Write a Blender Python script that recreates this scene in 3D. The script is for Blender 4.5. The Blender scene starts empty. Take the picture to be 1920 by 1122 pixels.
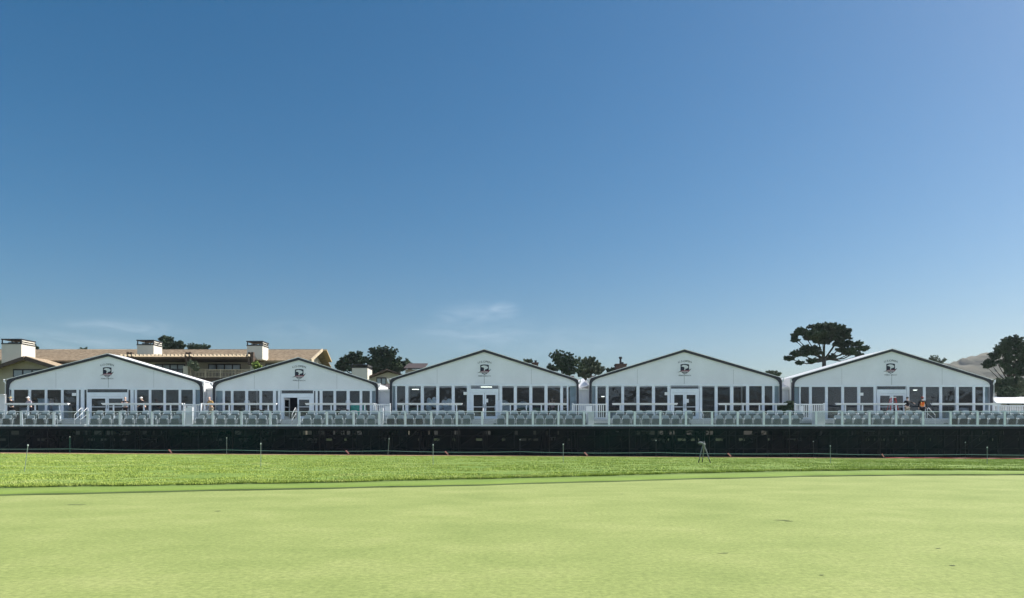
import bpy, math, random
import numpy as np
from mathutils import Vector, Matrix
random.seed(7); RNG = np.random.default_rng(7)
SC = bpy.context.scene; COL = SC.collection
R = math.radians

# ------------------------------------------------------------------ camera, world, sun
F = 1387.0; HY = 815.0; CX = 960.0; CAMZ = 1.6
cd = bpy.data.cameras.new('camera'); cam = bpy.data.objects.new('camera', cd); COL.objects.link(cam)
cam.location = (0, 0, CAMZ); cam.rotation_euler = (R(90), 0, 0)
cd.sensor_width = 36; cd.lens = 36*F/1920; cd.shift_y = (HY-561)/1920; cd.clip_end = 6000; cd.clip_start = .1
SC.camera = cam
SUN_EL, SUN_AZ = R(42), R(14)           # azimuth from +X towards +Y (light from the right, a little behind the tents)
sd = Vector((math.cos(SUN_EL)*math.cos(SUN_AZ), math.cos(SUN_EL)*math.sin(SUN_AZ), math.sin(SUN_EL)))
ld = bpy.data.lights.new('sun', 'SUN'); ld.energy = 4.2; ld.angle = R(.6); ld.color = (1, .95, .87)
sun = bpy.data.objects.new('sun', ld); COL.objects.link(sun); sun.rotation_euler = sd.to_track_quat('Z', 'Y').to_euler()
W = bpy.data.worlds.new('World'); SC.world = W; W.use_nodes = True
nt = W.node_tree; N = nt.nodes; L = nt.links; bg = N['Background']
sky = N.new('ShaderNodeTexSky'); sky.sky_type = 'NISHITA'; sky.sun_disc = False
sky.sun_elevation = SUN_EL; sky.sun_rotation = R(90)-SUN_AZ; sky.air_density = 1.0; sky.dust_density = 1.5; sky.ozone_density = 3.0
bg.inputs[1].default_value = .058
# thin wisps of cirrus low in the sky
tc = N.new('ShaderNodeTexCoord'); mp = N.new('ShaderNodeMapping'); mp.inputs['Scale'].default_value = (9, 9, 34)
nz = N.new('ShaderNodeTexNoise'); nz.inputs['Scale'].default_value = 1.9; nz.inputs['Detail'].default_value = 7; nz.inputs['Distortion'].default_value = .7
cr = N.new('ShaderNodeValToRGB'); cr.color_ramp.elements[0].position = .34; cr.color_ramp.elements[1].position = .70
sp = N.new('ShaderNodeSeparateXYZ'); mr = N.new('ShaderNodeMapRange'); mr.inputs[1].default_value = .06; mr.inputs[2].default_value = .24; mr.inputs[3].default_value = .55; mr.inputs[4].default_value = 0
mu = N.new('ShaderNodeMath'); mu.operation = 'MULTIPLY'; mx = N.new('ShaderNodeMixRGB'); mx.inputs[2].default_value = (7.5, 8.8, 10.2, 1)
hs = N.new('ShaderNodeHueSaturation'); hs.inputs['Hue'].default_value = .492; hs.inputs['Saturation'].default_value = 1.42; hs.inputs['Value'].default_value = 1
L.new(tc.outputs['Generated'], mp.inputs[0]); L.new(mp.outputs[0], nz.inputs[0]); L.new(nz.outputs[0], cr.inputs[0])
acc = None
for px, py, rx, ry, g in ((942, 583, .030, .014, 1.0), (885, 592, .06, .022, .75), (900, 628, .11, .030, .55), (235, 614, .09, .012, .9), (130, 642, .12, .016, .7), (560, 622, .07, .018, .45), (1010, 640, .2, .03, .3)):
    d = Vector(((px-960)/F, 1, (815-py)/F)).normalized(); sb = N.new('ShaderNodeVectorMath'); sb.operation = 'SUBTRACT'; sb.inputs[1].default_value = d
    ml = N.new('ShaderNodeVectorMath'); ml.operation = 'MULTIPLY'; ml.inputs[1].default_value = (1/rx, 1/rx, 1/ry); ln0 = N.new('ShaderNodeVectorMath'); ln0.operation = 'LENGTH'
    m0 = N.new('ShaderNodeMapRange'); m0.interpolation_type = 'SMOOTHSTEP'; m0.inputs[1].default_value = 1.1; m0.inputs[2].default_value = .1; m0.inputs[3].default_value = 0; m0.inputs[4].default_value = g
    L.new(tc.outputs['Generated'], sb.inputs[0]); L.new(sb.outputs[0], ml.inputs[0]); L.new(ml.outputs[0], ln0.inputs[0]); L.new(ln0.outputs['Value'], m0.inputs[0])
    if acc is None: acc = m0.outputs[0]
    else:
        ad = N.new('ShaderNodeMath'); ad.operation = 'MAXIMUM'; L.new(acc, ad.inputs[0]); L.new(m0.outputs[0], ad.inputs[1]); acc = ad.outputs[0]
mu2 = N.new('ShaderNodeMath'); mu2.operation = 'MULTIPLY'; mu2.inputs[1].default_value = .36
L.new(tc.outputs['Generated'], sp.inputs[0]); L.new(cr.outputs[0], mu.inputs[0]); L.new(acc, mu.inputs[1]); L.new(mu.outputs[0], mu2.inputs[0])
L.new(sky.outputs[0], hs.inputs['Color']); L.new(hs.outputs[0], mx.inputs[1]); L.new(mu2.outputs[0], mx.inputs[0])
# made-up bright cloud behind the camera, added to brighten the tent gables
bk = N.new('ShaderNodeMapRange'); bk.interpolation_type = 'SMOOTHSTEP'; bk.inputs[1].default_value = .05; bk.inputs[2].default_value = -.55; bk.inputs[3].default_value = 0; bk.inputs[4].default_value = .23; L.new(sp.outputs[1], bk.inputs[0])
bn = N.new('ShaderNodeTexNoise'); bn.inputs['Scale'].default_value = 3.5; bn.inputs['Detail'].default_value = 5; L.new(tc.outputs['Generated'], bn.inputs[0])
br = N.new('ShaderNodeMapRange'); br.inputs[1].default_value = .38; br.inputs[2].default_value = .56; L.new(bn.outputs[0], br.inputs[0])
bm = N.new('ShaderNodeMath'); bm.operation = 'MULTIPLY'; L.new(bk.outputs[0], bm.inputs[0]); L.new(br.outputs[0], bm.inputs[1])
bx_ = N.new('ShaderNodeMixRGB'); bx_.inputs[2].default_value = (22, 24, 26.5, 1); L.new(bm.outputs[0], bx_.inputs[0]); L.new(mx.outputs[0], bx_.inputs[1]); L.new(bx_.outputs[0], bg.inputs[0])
SC.render.engine = 'CYCLES'
vs = SC.view_settings; vs.view_transform = 'Standard'; vs.look = 'None'; vs.gamma = 1; vs.exposure = .85
SC.cycles.max_bounces = 8; SC.cycles.transparent_max_bounces = 24; SC.cycles.volume_bounces = 0

def X(px, Y): return (px-CX)*Y/F
def Z(py, Y): return CAMZ+(HY-py)*Y/F

# ------------------------------------------------------------------ materials
def mat(name, col, rough=.7, var=.12, scale=2.0, bump=0., bscale=None, metal=0., col2=None, spec=.4, stretch=None):
    m = bpy.data.materials.new(name); m.use_nodes = True; n = m.node_tree.nodes; l = m.node_tree.links
    b = n['Principled BSDF']; b.inputs['Roughness'].default_value = rough; b.inputs['Metallic'].default_value = metal
    b.inputs['Specular IOR Level'].default_value = spec
    t = n.new('ShaderNodeTexCoord'); mp = n.new('ShaderNodeMapping'); l.new(t.outputs['Object'], mp.inputs[0])
    if stretch: mp.inputs['Scale'].default_value = stretch
    q = n.new('ShaderNodeTexNoise'); q.inputs['Scale'].default_value = scale; q.inputs['Detail'].default_value = 6; l.new(mp.outputs[0], q.inputs[0])
    r = n.new('ShaderNodeValToRGB'); e = r.color_ramp.elements; e[0].position = .3; e[1].position = .7
    c = col2 or [min(1, v*(1+var)) for v in col]
    a = col if col2 else [v*(1-var) for v in col]
    e[0].color = (*a, 1); e[1].color = (*c, 1); l.new(q.outputs[0], r.inputs[0]); l.new(r.outputs[0], b.inputs['Base Color'])
    if bump:
        q2 = n.new('ShaderNodeTexNoise'); q2.inputs['Scale'].default_value = bscale or scale*4; q2.inputs['Detail'].default_value = 4; l.new(mp.outputs[0], q2.inputs[0])
        bp = n.new('ShaderNodeBump'); bp.inputs['Strength'].default_value = bump; bp.inputs['Distance'].default_value = .1; l.new(q2.outputs[0], bp.inputs['Height']); l.new(bp.outputs[0], b.inputs['Normal'])
    return m

def cloth(m, f):
    n = m.node_tree.nodes; l = m.node_tree.links; b = n['Principled BSDF']; t = n.new('ShaderNodeBsdfTranslucent'); src = b.inputs['Base Color'].links[0].from_socket; l.new(src, t.inputs[0])
    ms = n.new('ShaderNodeMixShader'); ms.inputs[0].default_value = f; l.new(b.outputs[0], ms.inputs[1]); l.new(t.outputs[0], ms.inputs[2]); l.new(ms.outputs[0], n['Material Output'].inputs[0]); return m

def glass(name, tint, haze=0., hcol=(.5, .55, .55), ior=1.5):
    m = bpy.data.materials.new(name); m.use_nodes = True; n = m.node_tree.nodes; l = m.node_tree.links; n.clear()
    o = n.new('ShaderNodeOutputMaterial'); tr = n.new('ShaderNodeBsdfTransparent'); tr.inputs[0].default_value = (*tint, 1)
    gl = n.new('ShaderNodeBsdfGlossy'); gl.inputs['Roughness'].default_value = .03; fr = n.new('ShaderNodeFresnel'); fr.inputs[0].default_value = ior
    t = n.new('ShaderNodeTexCoord'); q = n.new('ShaderNodeTexNoise'); q.inputs['Scale'].default_value = .9; l.new(t.outputs['Object'], q.inputs[0])
    bp = n.new('ShaderNodeBump'); bp.inputs['Strength'].default_value = .10; bp.inputs['Distance'].default_value = .15; l.new(q.outputs[0], bp.inputs['Height']); l.new(bp.outputs[0], gl.inputs['Normal'])
    df = n.new('ShaderNodeBsdfDiffuse'); df.inputs[0].default_value = (*hcol, 1)
    m1 = n.new('ShaderNodeMixShader'); m2 = n.new('ShaderNodeMixShader')
    r = n.new('ShaderNodeMapRange'); r.inputs[1].default_value = .35; r.inputs[2].default_value = .7; r.inputs[3].default_value = haze*.55; r.inputs[4].default_value = haze*1.5; l.new(q.outputs[0], r.inputs[0])
    l.new(r.outputs[0], m1.inputs[0]); l.new(tr.outputs[0], m1.inputs[1]); l.new(df.outputs[0], m1.inputs[2])
    l.new(fr.outputs[0], m2.inputs[0]); l.new(m1.outputs[0], m2.inputs[1]); l.new(gl.outputs[0], m2.inputs[2]); l.new(m2.outputs[0], o.inputs[0])
    return m

def meshcloth():
    m = bpy.data.materials.new('windscreen_mesh'); m.use_nodes = True; n = m.node_tree.nodes; l = m.node_tree.links
    b = n['Principled BSDF']; b.inputs['Roughness'].default_value = .85; b.inputs['Specular IOR Level'].default_value = .15
    t = n.new('ShaderNodeTexCoord'); q = n.new('ShaderNodeTexNoise'); q.inputs['Scale'].default_value = .12; q.inputs['Detail'].default_value = 3; l.new(t.outputs['Object'], q.inputs[0])
    r = n.new('ShaderNodeValToRGB'); e = r.color_ramp.elements; e[0].position = .4; e[1].position = .62; e[0].color = (.006, .008, .012, 1); e[1].color = (.002, .016, .016, 1)
    l.new(q.outputs[0], r.inputs[0]); l.new(r.outputs[0], b.inputs['Base Color'])
    w = n.new('ShaderNodeTexNoise'); w.inputs['Scale'].default_value = 1.2; mp = n.new('ShaderNodeMapping'); mp.inputs['Scale'].default_value = (1, 1, .25)
    l.new(t.outputs['Object'], mp.inputs[0]); l.new(mp.outputs[0], w.inputs[0])
    bp = n.new('ShaderNodeBump'); bp.inputs['Strength'].default_value = .4; bp.inputs['Distance'].default_value = .1; l.new(w.outputs[0], bp.inputs['Height']); l.new(bp.outputs[0], b.inputs['Normal'])
    tr = n.new('ShaderNodeBsdfTransparent'); ms = n.new('ShaderNodeMixShader'); ms.inputs[0].default_value = .16
    o = n['Material Output']; l.new(b.outputs[0], ms.inputs[1]); l.new(tr.outputs[0], ms.inputs[2]); l.new(ms.outputs[0], o.inputs[0])
    return m

def turf(name, a, b_, c, s1=.35, fine=30, bump=.5, rough=.9):
    m = bpy.data.materials.new(name); m.use_nodes = True; n = m.node_tree.nodes; l = m.node_tree.links
    p = n['Principled BSDF']; p.inputs['Roughness'].default_value = rough; p.inputs['Specular IOR Level'].default_value = .25
    t = n.new('ShaderNodeTexCoord'); mp = n.new('ShaderNodeMapping'); l.new(t.outputs['Object'], mp.inputs[0]); mp.inputs['Scale'].default_value = (.8, 1, 1)
    q = n.new('ShaderNodeTexNoise'); q.inputs['Scale'].default_value = s1; q.inputs['Detail'].default_value = 12; q.inputs['Roughness'].default_value = .68; q.inputs['Distortion'].default_value = .15; l.new(mp.outputs[0], q.inputs[0])
    r = n.new('ShaderNodeValToRGB'); e = r.color_ramp.elements; e[0].position = .34; e[0].color = (*a, 1); e[1].position = .68; e[1].color = (*c, 1)
    x = r.color_ramp.elements.new(.5); x.color = (*b_, 1); l.new(q.outputs[0], r.inputs[0])
    f = n.new('ShaderNodeTexNoise'); f.inputs['Scale'].default_value = fine; f.inputs['Detail'].default_value = 9; f.inputs['Roughness'].default_value = .85; l.new(t.outputs['Object'], f.inputs[0])
    fr = n.new('ShaderNodeValToRGB'); fe = fr.color_ramp.elements; fe[0].position = .3; fe[0].color = (.50, .54, .44, 1); fe[1].position = .68; fe[1].color = (1.36, 1.32, 1.2, 1); l.new(f.outputs[0], fr.inputs[0])
    mm = n.new('ShaderNodeMixRGB'); mm.blend_type = 'MULTIPLY'; mm.inputs[0].default_value = 1; l.new(r.outputs[0], mm.inputs[1]); l.new(fr.outputs[0], mm.inputs[2]); l.new(mm.outputs[0], p.inputs['Base Color'])
    bp = n.new('ShaderNodeBump'); bp.inputs['Strength'].default_value = bump; bp.inputs['Distance'].default_value = .02; l.new(f.outputs[0], bp.inputs['Height']); l.new(bp.outputs[0], p.inputs['Normal'])
    return m

M = dict(
 green=turf('putting_turf', (.235, .293, .098), (.278, .332, .118), (.335, .375, .150), .45, 13, .5),
 collar=turf('collar_turf', (.165, .255, .052), (.195, .285, .065), (.23, .315, .08), .4, 24, .5),
 rough=turf('rough_turf', (.13, .22, .045), (.19, .28, .065), (.25, .33, .10), .5, 12, .8),
 blade=turf('grass_blade', (.29, .35, .10), (.35, .44, .10), (.48, .52, .22), .35, 3, .0),
 soil_and_lip_shade=mat('soil_and_lip_shade', (.10, .14, .05), .95, .3, .05),
 dirt=mat('sand_dirt', (.42, .29, .18), .95, .25, 1.2, .3, col2=(.34, .16, .10)),
 hill=mat('hill_slope', (.065, .075, .05), .95, .3, .02, .8, .09, col2=(.155, .140, .10)),
 fabric=mat('tent_fabric', (.80, .81, .86), .75, .06, .5, .55, .8, spec=.25),
 roof=mat('tent_roof_fabric', (.84, .84, .85), .55, .03, .4, .15, 1),
 frame=mat('dark_tent_frame', (.030, .031, .045), .5, .15, 3, .1),
 alu=mat('white_aluminium', (.78, .82, .88), .45, .05, 3),
 rail=mat('railing_metal', (.72, .77, .88), .45, .05, 3),
 tread=mat('step_tread', (.52, .55, .57), .6, .08, 3),
 white=mat('white_paint', (.80, .80, .81), .5, .04, 3),
 inshade=mat('interior_dimness', (.022, .030, .048), .9, .35, .35),
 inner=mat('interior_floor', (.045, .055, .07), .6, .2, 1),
 curtain=mat('white_curtain', (.72, .74, .75), .8, .08, 6, .3, stretch=(4, 4, .2)),
 glass=glass('window_glass', (.80, .88, .95), .008, (.16, .23, .33), 1.52),
 rglass=glass('railing_glass', (.88, .92, .93), .055, (.50, .58, .62)),
 screen=meshcloth(),
 deckw=mat('deck_boards', (.42, .44, .45), .7, .15, 2, stretch=(1, 12, 12)),
 deckf=mat('deck_fascia', (.012, .012, .018), .7, .2, 2),
 steel=mat('galvanised_steel', (.16, .17, .18), .45, .2, 4, metal=.5),
 seatl=mat('seat_back_plastic', (.50, .54, .56), .42, .08, 3), seatd=mat('seat_pan_plastic', (.105, .14, .15), .5, .12, 3),
 seatb=mat('dark_seat_plastic', (.035, .042, .05), .5, .15, 3), seatf=mat('seat_frame_metal', (.55, .58, .60), .4, .08, 3),
 cream=mat('lodge_plaster', (.50, .46, .37), .9, .06, 1.2, .1), chim=mat('chimney_plaster', (.60, .57, .50), .9, .05, 1, .08),
 beige=mat('beige_wall', (.40, .35, .27), .9, .08, 1), shingle=mat('cedar_shingles', (.19, .135, .085), .95, .3, 3.2, .5, 6, col2=(.54, .42, .29), stretch=(.8, 2.5, 4)),
 wood=mat('brown_timber', (.085, .060, .045), .8, .25, 3), lwood=mat('light_timber', (.46, .38, .27), .8, .2, 2), eave=mat('ochre_soffit', (.42, .30, .15), .8, .15, 2),
 darkm=mat('dark_metal', (.035, .036, .04), .5, .2, 4), pane=mat('lodge_window_pane', (.24, .29, .33), .12, .25, .7, spec=.8),
 rust=mat('dark_roof', (.065, .05, .05), .85, .2, 2, .4), brick=mat('chimney_brick', (.15, .09, .075), .9, .35, 6, .5),
 bark=mat('cypress_bark', (.085, .075, .065), .95, .3, 3, .6),
 leafd=mat('cypress_foliage', (.024, .048, .034), .85, .4, .5, col2=(.095, .14, .075)),
 leafg=mat('shrub_foliage', (.06, .09, .05), .85, .4, .6, col2=(.24, .27, .17)),
 leafy=mat('bright_foliage', (.10, .17, .03), .8, .3, 2, col2=(.26, .34, .07)),
 skin=mat('skin', (.50, .30, .22), .6, .05, 5), skinp=mat('fair_skin', (.62, .42, .34), .6, .05, 5),
 black=mat('black_cloth', (.012, .012, .016), .85, .2, 6), grey=mat('grey_cloth', (.26, .24, .29), .85, .1, 6), lgrey=mat('pale_grey_cloth', (.48, .46, .49), .85, .08, 6),
 khaki=mat('khaki_cloth', (.42, .36, .27), .85, .1, 6), tan=mat('mustard_cloth', (.36, .22, .07), .85, .12, 6), orange=mat('orange_vest', (.95, .13, .015), .7, .08, 6),
 lime=mat('reflective_band', (.90, .62, .16), .5, .05, 6), red=mat('red_plastic', (.42, .03, .03), .45, .1, 5), pink=mat('pink_ribbon', (.75, .30, .28), .7, .2, 6),
 pinkc=mat('pink_cloth', (.58, .34, .34), .85, .2, 6), navyc=mat('navy_cloth', (.03, .035, .06), .85, .2, 6), hair=mat('grey_hair', (.30, .27, .24), .8, .2, 20), hairb=mat('brown_hair', (.06, .04, .03), .8, .2, 20),
 teal=mat('teal_cloth', (.01, .75, .50), .8, .15, 2, .2, stretch=(5, 5, .3)), shade=mat('lampshade', (.9, .9, .88), .8, .02, 3), leather=mat('brown_leather', (.06, .035, .025), .6, .1, 4),
 navy=mat('emblem_navy', (.012, .018, .04), .6, .05, 3), ered=mat('emblem_red', (.22, .035, .06), .6, .1, 3), epale=mat('emblem_pale', (.68, .70, .72), .6, .03, 3),
 stakeg=mat('grey_stake', (.22, .27, .25), .5, .15, 6), stake=mat('green_stake', (.03, .14, .10), .5, .15, 6), stakew=mat('white_cap', (.55, .62, .60), .5, .05, 6), rope=mat('pale_green_rope', (.20, .38, .33), .8, .1, 6),
 straw=mat('straw_hat', (.52, .44, .26), .8, .1, 12), straps=mat('grey_alloy', (.17, .185, .19), .4, .1, 5),
)
cloth(M['roof'], .15)
# lit fittings inside the tents
def lamp_mat():
    m = bpy.data.materials.new('lit_fitting'); m.use_nodes = True; b = m.node_tree.nodes['Principled BSDF']
    b.inputs['Emission Color'].default_value = (1, .93, .72, 1); b.inputs['Emission Strength'].default_value = 2.0; return m
M['lit'] = lamp_mat()

# ------------------------------------------------------------------ mesh helpers
def xf(o): return o.get('_o', None)
class MB:
    def __init__(s): s.v = []; s.f = []
    def add(s, vs_, fs): k = len(s.v); s.v += [tuple(p) for p in vs_]; s.f += [tuple(i+k for i in f) for f in fs]; return s
    def box(s, x0, x1, y0, y1, z0, z1):
        return s.add([(x0,y0,z0),(x1,y0,z0),(x1,y1,z0),(x0,y1,z0),(x0,y0,z1),(x1,y0,z1),(x1,y1,z1),(x0,y1,z1)], [(3,2,1,0),(4,5,6,7),(0,1,5,4),(1,2,6,5),(2,3,7,6),(3,0,4,7)])
    def prism(s, pts, y0, y1):      # polygon in x,z extruded along y
        n = len(pts); v = [(p[0], y0, p[1]) for p in pts]+[(p[0], y1, p[1]) for p in pts]
        return s.add(v, [tuple(range(n)), tuple(range(2*n-1, n-1, -1))]+[(i, i+n, (i+1) % n+n, (i+1) % n) for i in range(n)])
    def prismx(s, pts, x0, x1):     # polygon in y,z extruded along x
        n = len(pts); v = [(x0, p[0], p[1]) for p in pts]+[(x1, p[0], p[1]) for p in pts]
        return s.add(v, [tuple(range(n-1, -1, -1)), tuple(range(n, 2*n))]+[(i, (i+1) % n, (i+1) % n+n, i+n) for i in range(n)])
    def slab(s, a, b, c, d, t):     # four corners, thickness t along their normal
        a, b, c, d = map(Vector, (a, b, c, d)); n = (b-a).cross(d-a).normalized()*t
        return s.add([a,b,c,d,a+n,b+n,c+n,d+n], [(3,2,1,0),(4,5,6,7),(0,1,5,4),(1,2,6,5),(2,3,7,6),(3,0,4,7)])
    def tube(s, pts, rs, n=6, cap=True):
        pts = [Vector(p) for p in pts]; rs = rs if isinstance(rs, (list, tuple)) else [rs]*len(pts); rings = []
        for i, p in enumerate(pts):
            t = (pts[min(i+1, len(pts)-1)]-pts[max(i-1, 0)]).normalized(); u = t.cross(Vector((0, 0, 1)))
            if u.length < .05: u = t.cross(Vector((0, 1, 0)))
            u.normalize(); w = u.cross(t)
            rings.append([p+(u*math.cos(2*math.pi*k/n)+w*math.sin(2*math.pi*k/n))*rs[i] for k in range(n)])
        v = [q for r_ in rings for q in r_]; f = []
        for i in range(len(pts)-1):
            for k in range(n): f.append((i*n+k, i*n+(k+1) % n, (i+1)*n+(k+1) % n, (i+1)*n+k))
        if cap: f += [tuple(range(n-1, -1, -1)), tuple((len(pts)-1)*n+k for k in range(n))]
        return s.add(v, f)
    def lathe(s, c, prof, n=12):
        v = []; f = []
        for r_, z in prof: v += [(c[0]+r_*math.cos(2*math.pi*k/n), c[1]+r_*math.sin(2*math.pi*k/n), c[2]+z) for k in range(n)]
        for i in range(len(prof)-1):
            for k in range(n): f.append((i*n+k, i*n+(k+1) % n, (i+1)*n+(k+1) % n, (i+1)*n+k))
        f += [tuple(range(n-1, -1, -1)), tuple((len(prof)-1)*n+k for k in range(n))]
        return s.add(v, f)
    def ell(s, c, r, n=10, m=7):
        prof = [(math.sin(math.pi*i/m), -math.cos(math.pi*i/m)) for i in range(1, m)]
        v = [(c[0], c[1], c[2]-r[2])]; f = []
        for a, b in prof: v += [(c[0]+r[0]*a*math.cos(2*math.pi*k/n), c[1]+r[1]*a*math.sin(2*math.pi*k/n), c[2]+r[2]*b) for k in range(n)]
        v.append((c[0], c[1], c[2]+r[2])); e = len(v)-1
        for k in range(n):
            f.append((0, 1+(k+1) % n, 1+k)); f.append((e, e-n+k, e-n+(k+1) % n))
            for i in range(m-2): f.append((1+i*n+k, 1+i*n+(k+1) % n, 1+(i+1)*n+(k+1) % n, 1+(i+1)*n+k))
        return s.add(v, f)
    def rot(s, ang, c=(0, 0, 0)):
        ca, sa = math.cos(ang), math.sin(ang)
        s.v = [(c[0]+(x-c[0])*ca-(y-c[1])*sa, c[1]+(x-c[0])*sa+(y-c[1])*ca, z) for x, y, z in s.v]; return s
    def build(s, name, m, parent=None, smooth=False, bevel=0):
        me = bpy.data.meshes.new(name); off = Vector((0, 0, 0)); p = parent
        while p is not None: off += p.location; p = p.parent
        me.from_pydata([(x-off.x, y-off.y, z-off.z) for x, y, z in s.v], [], s.f); me.materials.append(m)
        o = bpy.data.objects.new(name, me); COL.objects.link(o); o.parent = parent
        if smooth:
            for pl in me.polygons: pl.use_smooth = True
        if bevel:
            md = o.modifiers.new('bevel', 'BEVEL'); md.width = bevel; md.segments = 2; md.limit_method = 'ANGLE'
        return o
def tag(o, label=None, cat=None, group=None, kind=None):
    if label: o['label'] = label
    if cat: o['category'] = cat
    if group: o['group'] = group
    if kind: o['kind'] = kind
    return o
def thing(name, loc, label, cat, group=None, rz=0):
    o = bpy.data.objects.new(name, None); COL.objects.link(o); o.location = loc; o.rotation_euler.z = rz; o.empty_display_size = .3
    return tag(o, label, cat, group)
def copy_tree(o, parent=None):
    c = o.copy(); COL.objects.link(c); c.parent = parent
    for ch in list(o.children): copy_tree(ch, c)
    return c
ORD = ['first','second','third','fourth','fifth','sixth','seventh','eighth','ninth','tenth','eleventh','twelfth','thirteenth','fourteenth']
def npmesh(name, V, Fc, m, k, parent=None):
    me = bpy.data.meshes.new(name); me.vertices.add(len(V)); me.vertices.foreach_set('co', np.asarray(V, dtype=np.float32).ravel())
    n = len(Fc); me.loops.add(n*k); me.loops.foreach_set('vertex_index', np.asarray(Fc, dtype=np.int32).ravel())
    me.polygons.add(n); me.polygons.foreach_set('loop_start', np.arange(0, n*k, k, dtype=np.int32)); me.update(calc_edges=True)
    me.materials.append(m); o = bpy.data.objects.new(name, me); COL.objects.link(o); o.parent = parent
    return o

# ------------------------------------------------------------------ ground
def zg(x, y):
    t = np.clip((np.asarray(y, dtype=float)-33)/22, 0, 1); t = t*t*(3-2*t)
    return (-.04-.0063*np.clip(x, -60, 60))*t
GE = [(-300,938),(0,931),(133,927),(400,921.5),(640,916.5),(820,913),(1040,907),(1280,900),(1560,893.5),(1740,892),(1920,891.5),(2200,892)]
RE = [(-300,924),(0,918),(333,913),(640,907.7),(820,902.5),(1000,899),(1280,890.6),(1480,886),(1700,883.5),(1920,885),(2200,889)]
def edge(tab):
    P = [((px-CX)*(CAMZ*F/(py-HY))/F, CAMZ*F/(py-HY)) for px, py in tab]
    xs = np.array([p[0] for p in P]); ys = np.array([p[1] for p in P])
    def f(x):
        x = np.asarray(x, dtype=float)
        return np.where(x < xs[0], ys[0]+(x-xs[0])*.12, np.where(x > xs[-1], ys[-1]+(x-xs[-1])*.02, np.interp(x, xs, ys)))
    return f
_g, _r = edge(GE), edge(RE)
def smoothed(f):
    return lambda x: sum(f(np.asarray(x)+d) for d in (-1.5, -.75, 0, .75, 1.5))/5+.07*np.sin(np.asarray(x)*1.3)+.05*np.sin(np.asarray(x)*2.9+1)
ge, re_ = smoothed(_g), smoothed(_r)
def sheet(name, m, xs, y0f, y1f, ny, h, lip=0.):
    V = []; nx = len(xs)
    rows = [(0, -lip)] if lip else []
    rows += [(j/ny, 0) for j in range(ny+1)]
    if lip: rows += [(1, -lip)]
    xs = np.asarray(xs); a = y0f(xs); b = y1f(xs)
    for t, dz in rows:
        y = a+(b-a)*t; V.append(np.stack([xs, y, zg(xs, y)+h+dz+.03*0], 1))
    nr = len(rows); V = np.concatenate(V); Fc = []
    i = np.arange(nx-1)
    for j in range(nr-1): Fc.append(np.stack([j*nx+i, j*nx+i+1, (j+1)*nx+i+1, (j+1)*nx+i], 1))
    o = npmesh(name, V, np.concatenate(Fc), m, 4); tag(o, kind='structure')
    if lip:
        o.data.materials.append(M['soil_and_lip_shade']); mi = np.zeros(len(o.data.polygons), dtype=np.int32); mi[:nx-1] = 1; o.data.polygons.foreach_set('material_index', mi)  # thatch-coloured front lip also paints in the edge's shadow line
    return o
def const(v): return lambda x: np.full(len(x), float(v))
xb = np.concatenate([np.linspace(-1700, -70, 20), np.linspace(-60, 60, 61), np.linspace(70, 1700, 20)])
sheet('ground', M['soil_and_lip_shade'], xb, const(-640), const(1400), 160, -.05)
xs = np.linspace(-60, 60, 241)
sheet('putting_green', M['green'], xs, const(-12), lambda x: ge(x)+.2, 20, 0.0)
sheet('collar', M['collar'], xs, ge, lambda x: re_(x)+.3, 2, .045, .06)
sheet('rough', M['rough'], xs, re_, const(58), 30, .07, .09)
sheet('dirt_strip', M['dirt'], xs, lambda x: 53.2+.35*np.sin(x*.21)+.15*np.sin(x*1.1)+.02*x, const(56.5), 3, .078)
# the rough: short blades in one mesh
nb = 420000
yy = 20+33*RNG.random(nb)**1.25; xx = (RNG.random(nb)*2-1)*(yy*.75+3); e = re_(xx); k = (yy > e-.02) & (yy < 53.3+.35*np.sin(xx*.21)+.02*xx+RNG.random(nb)*.6)
k2 = RNG.random(nb) < .10; yy = np.where(k2, e+RNG.random(nb)**2*.5, yy); k = k | k2
xx, yy = xx[k], yy[k]; n = len(xx)
def vnoise(x, y, sx, sy, seed):
    g = np.random.default_rng(seed).random((256, 256)); u, v = x/sx+100, y/sy+20; i, j = np.floor(u).astype(int), np.floor(v).astype(int); a_, b_ = u-i, v-j; a_ = a_*a_*(3-2*a_); b_ = b_*b_*(3-2*b_)
    G = lambda p, q: g[p % 256, q % 256]
    return (G(i, j)*(1-a_)+G(i+1, j)*a_)*(1-b_)+(G(i, j+1)*(1-a_)+G(i+1, j+1)*a_)*b_
cl = 2*(.5*vnoise(xx, yy, 1.6, .55, 1)+.3*vnoise(xx, yy, .6, .25, 2)+.2*vnoise(xx, yy, 6, 3, 3))-1
thin = (cl < -.12) & (RNG.random(n) < .82) & (yy > re_(xx)+.6); xx, yy, cl = xx[~thin], yy[~thin], cl[~thin]; n = len(xx); cl = cl*2.4
near = np.exp(-np.maximum(yy-re_(xx), 0)/1.5)
h = (.034+.014*cl+.030*near)*(.6+.8*RNG.random(n)); h = np.maximum(h, .012); w = .012+.022*RNG.random(n)+yy*.0003
a = RNG.random(n)*math.pi*2; la = RNG.random(n)*math.pi*2; z0 = zg(xx, yy)+.066; ln = .5*h
V = np.empty((n, 3, 3)); V[:, 0] = np.stack([xx-w*np.cos(a)*.5, yy-w*np.sin(a)*.5, z0], 1); V[:, 1] = np.stack([xx+w*np.cos(a)*.5, yy+w*np.sin(a)*.5, z0], 1)
V[:, 2] = np.stack([xx+ln*np.cos(la), yy+ln*np.sin(la), z0+h], 1)
tag(npmesh('rough_grass', V.reshape(-1, 3), np.arange(3*n).reshape(-1, 3), M['blade'], 3), 'ankle high rough grass growing between the collar and the dark screen fence', 'grass', kind='stuff')
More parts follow.
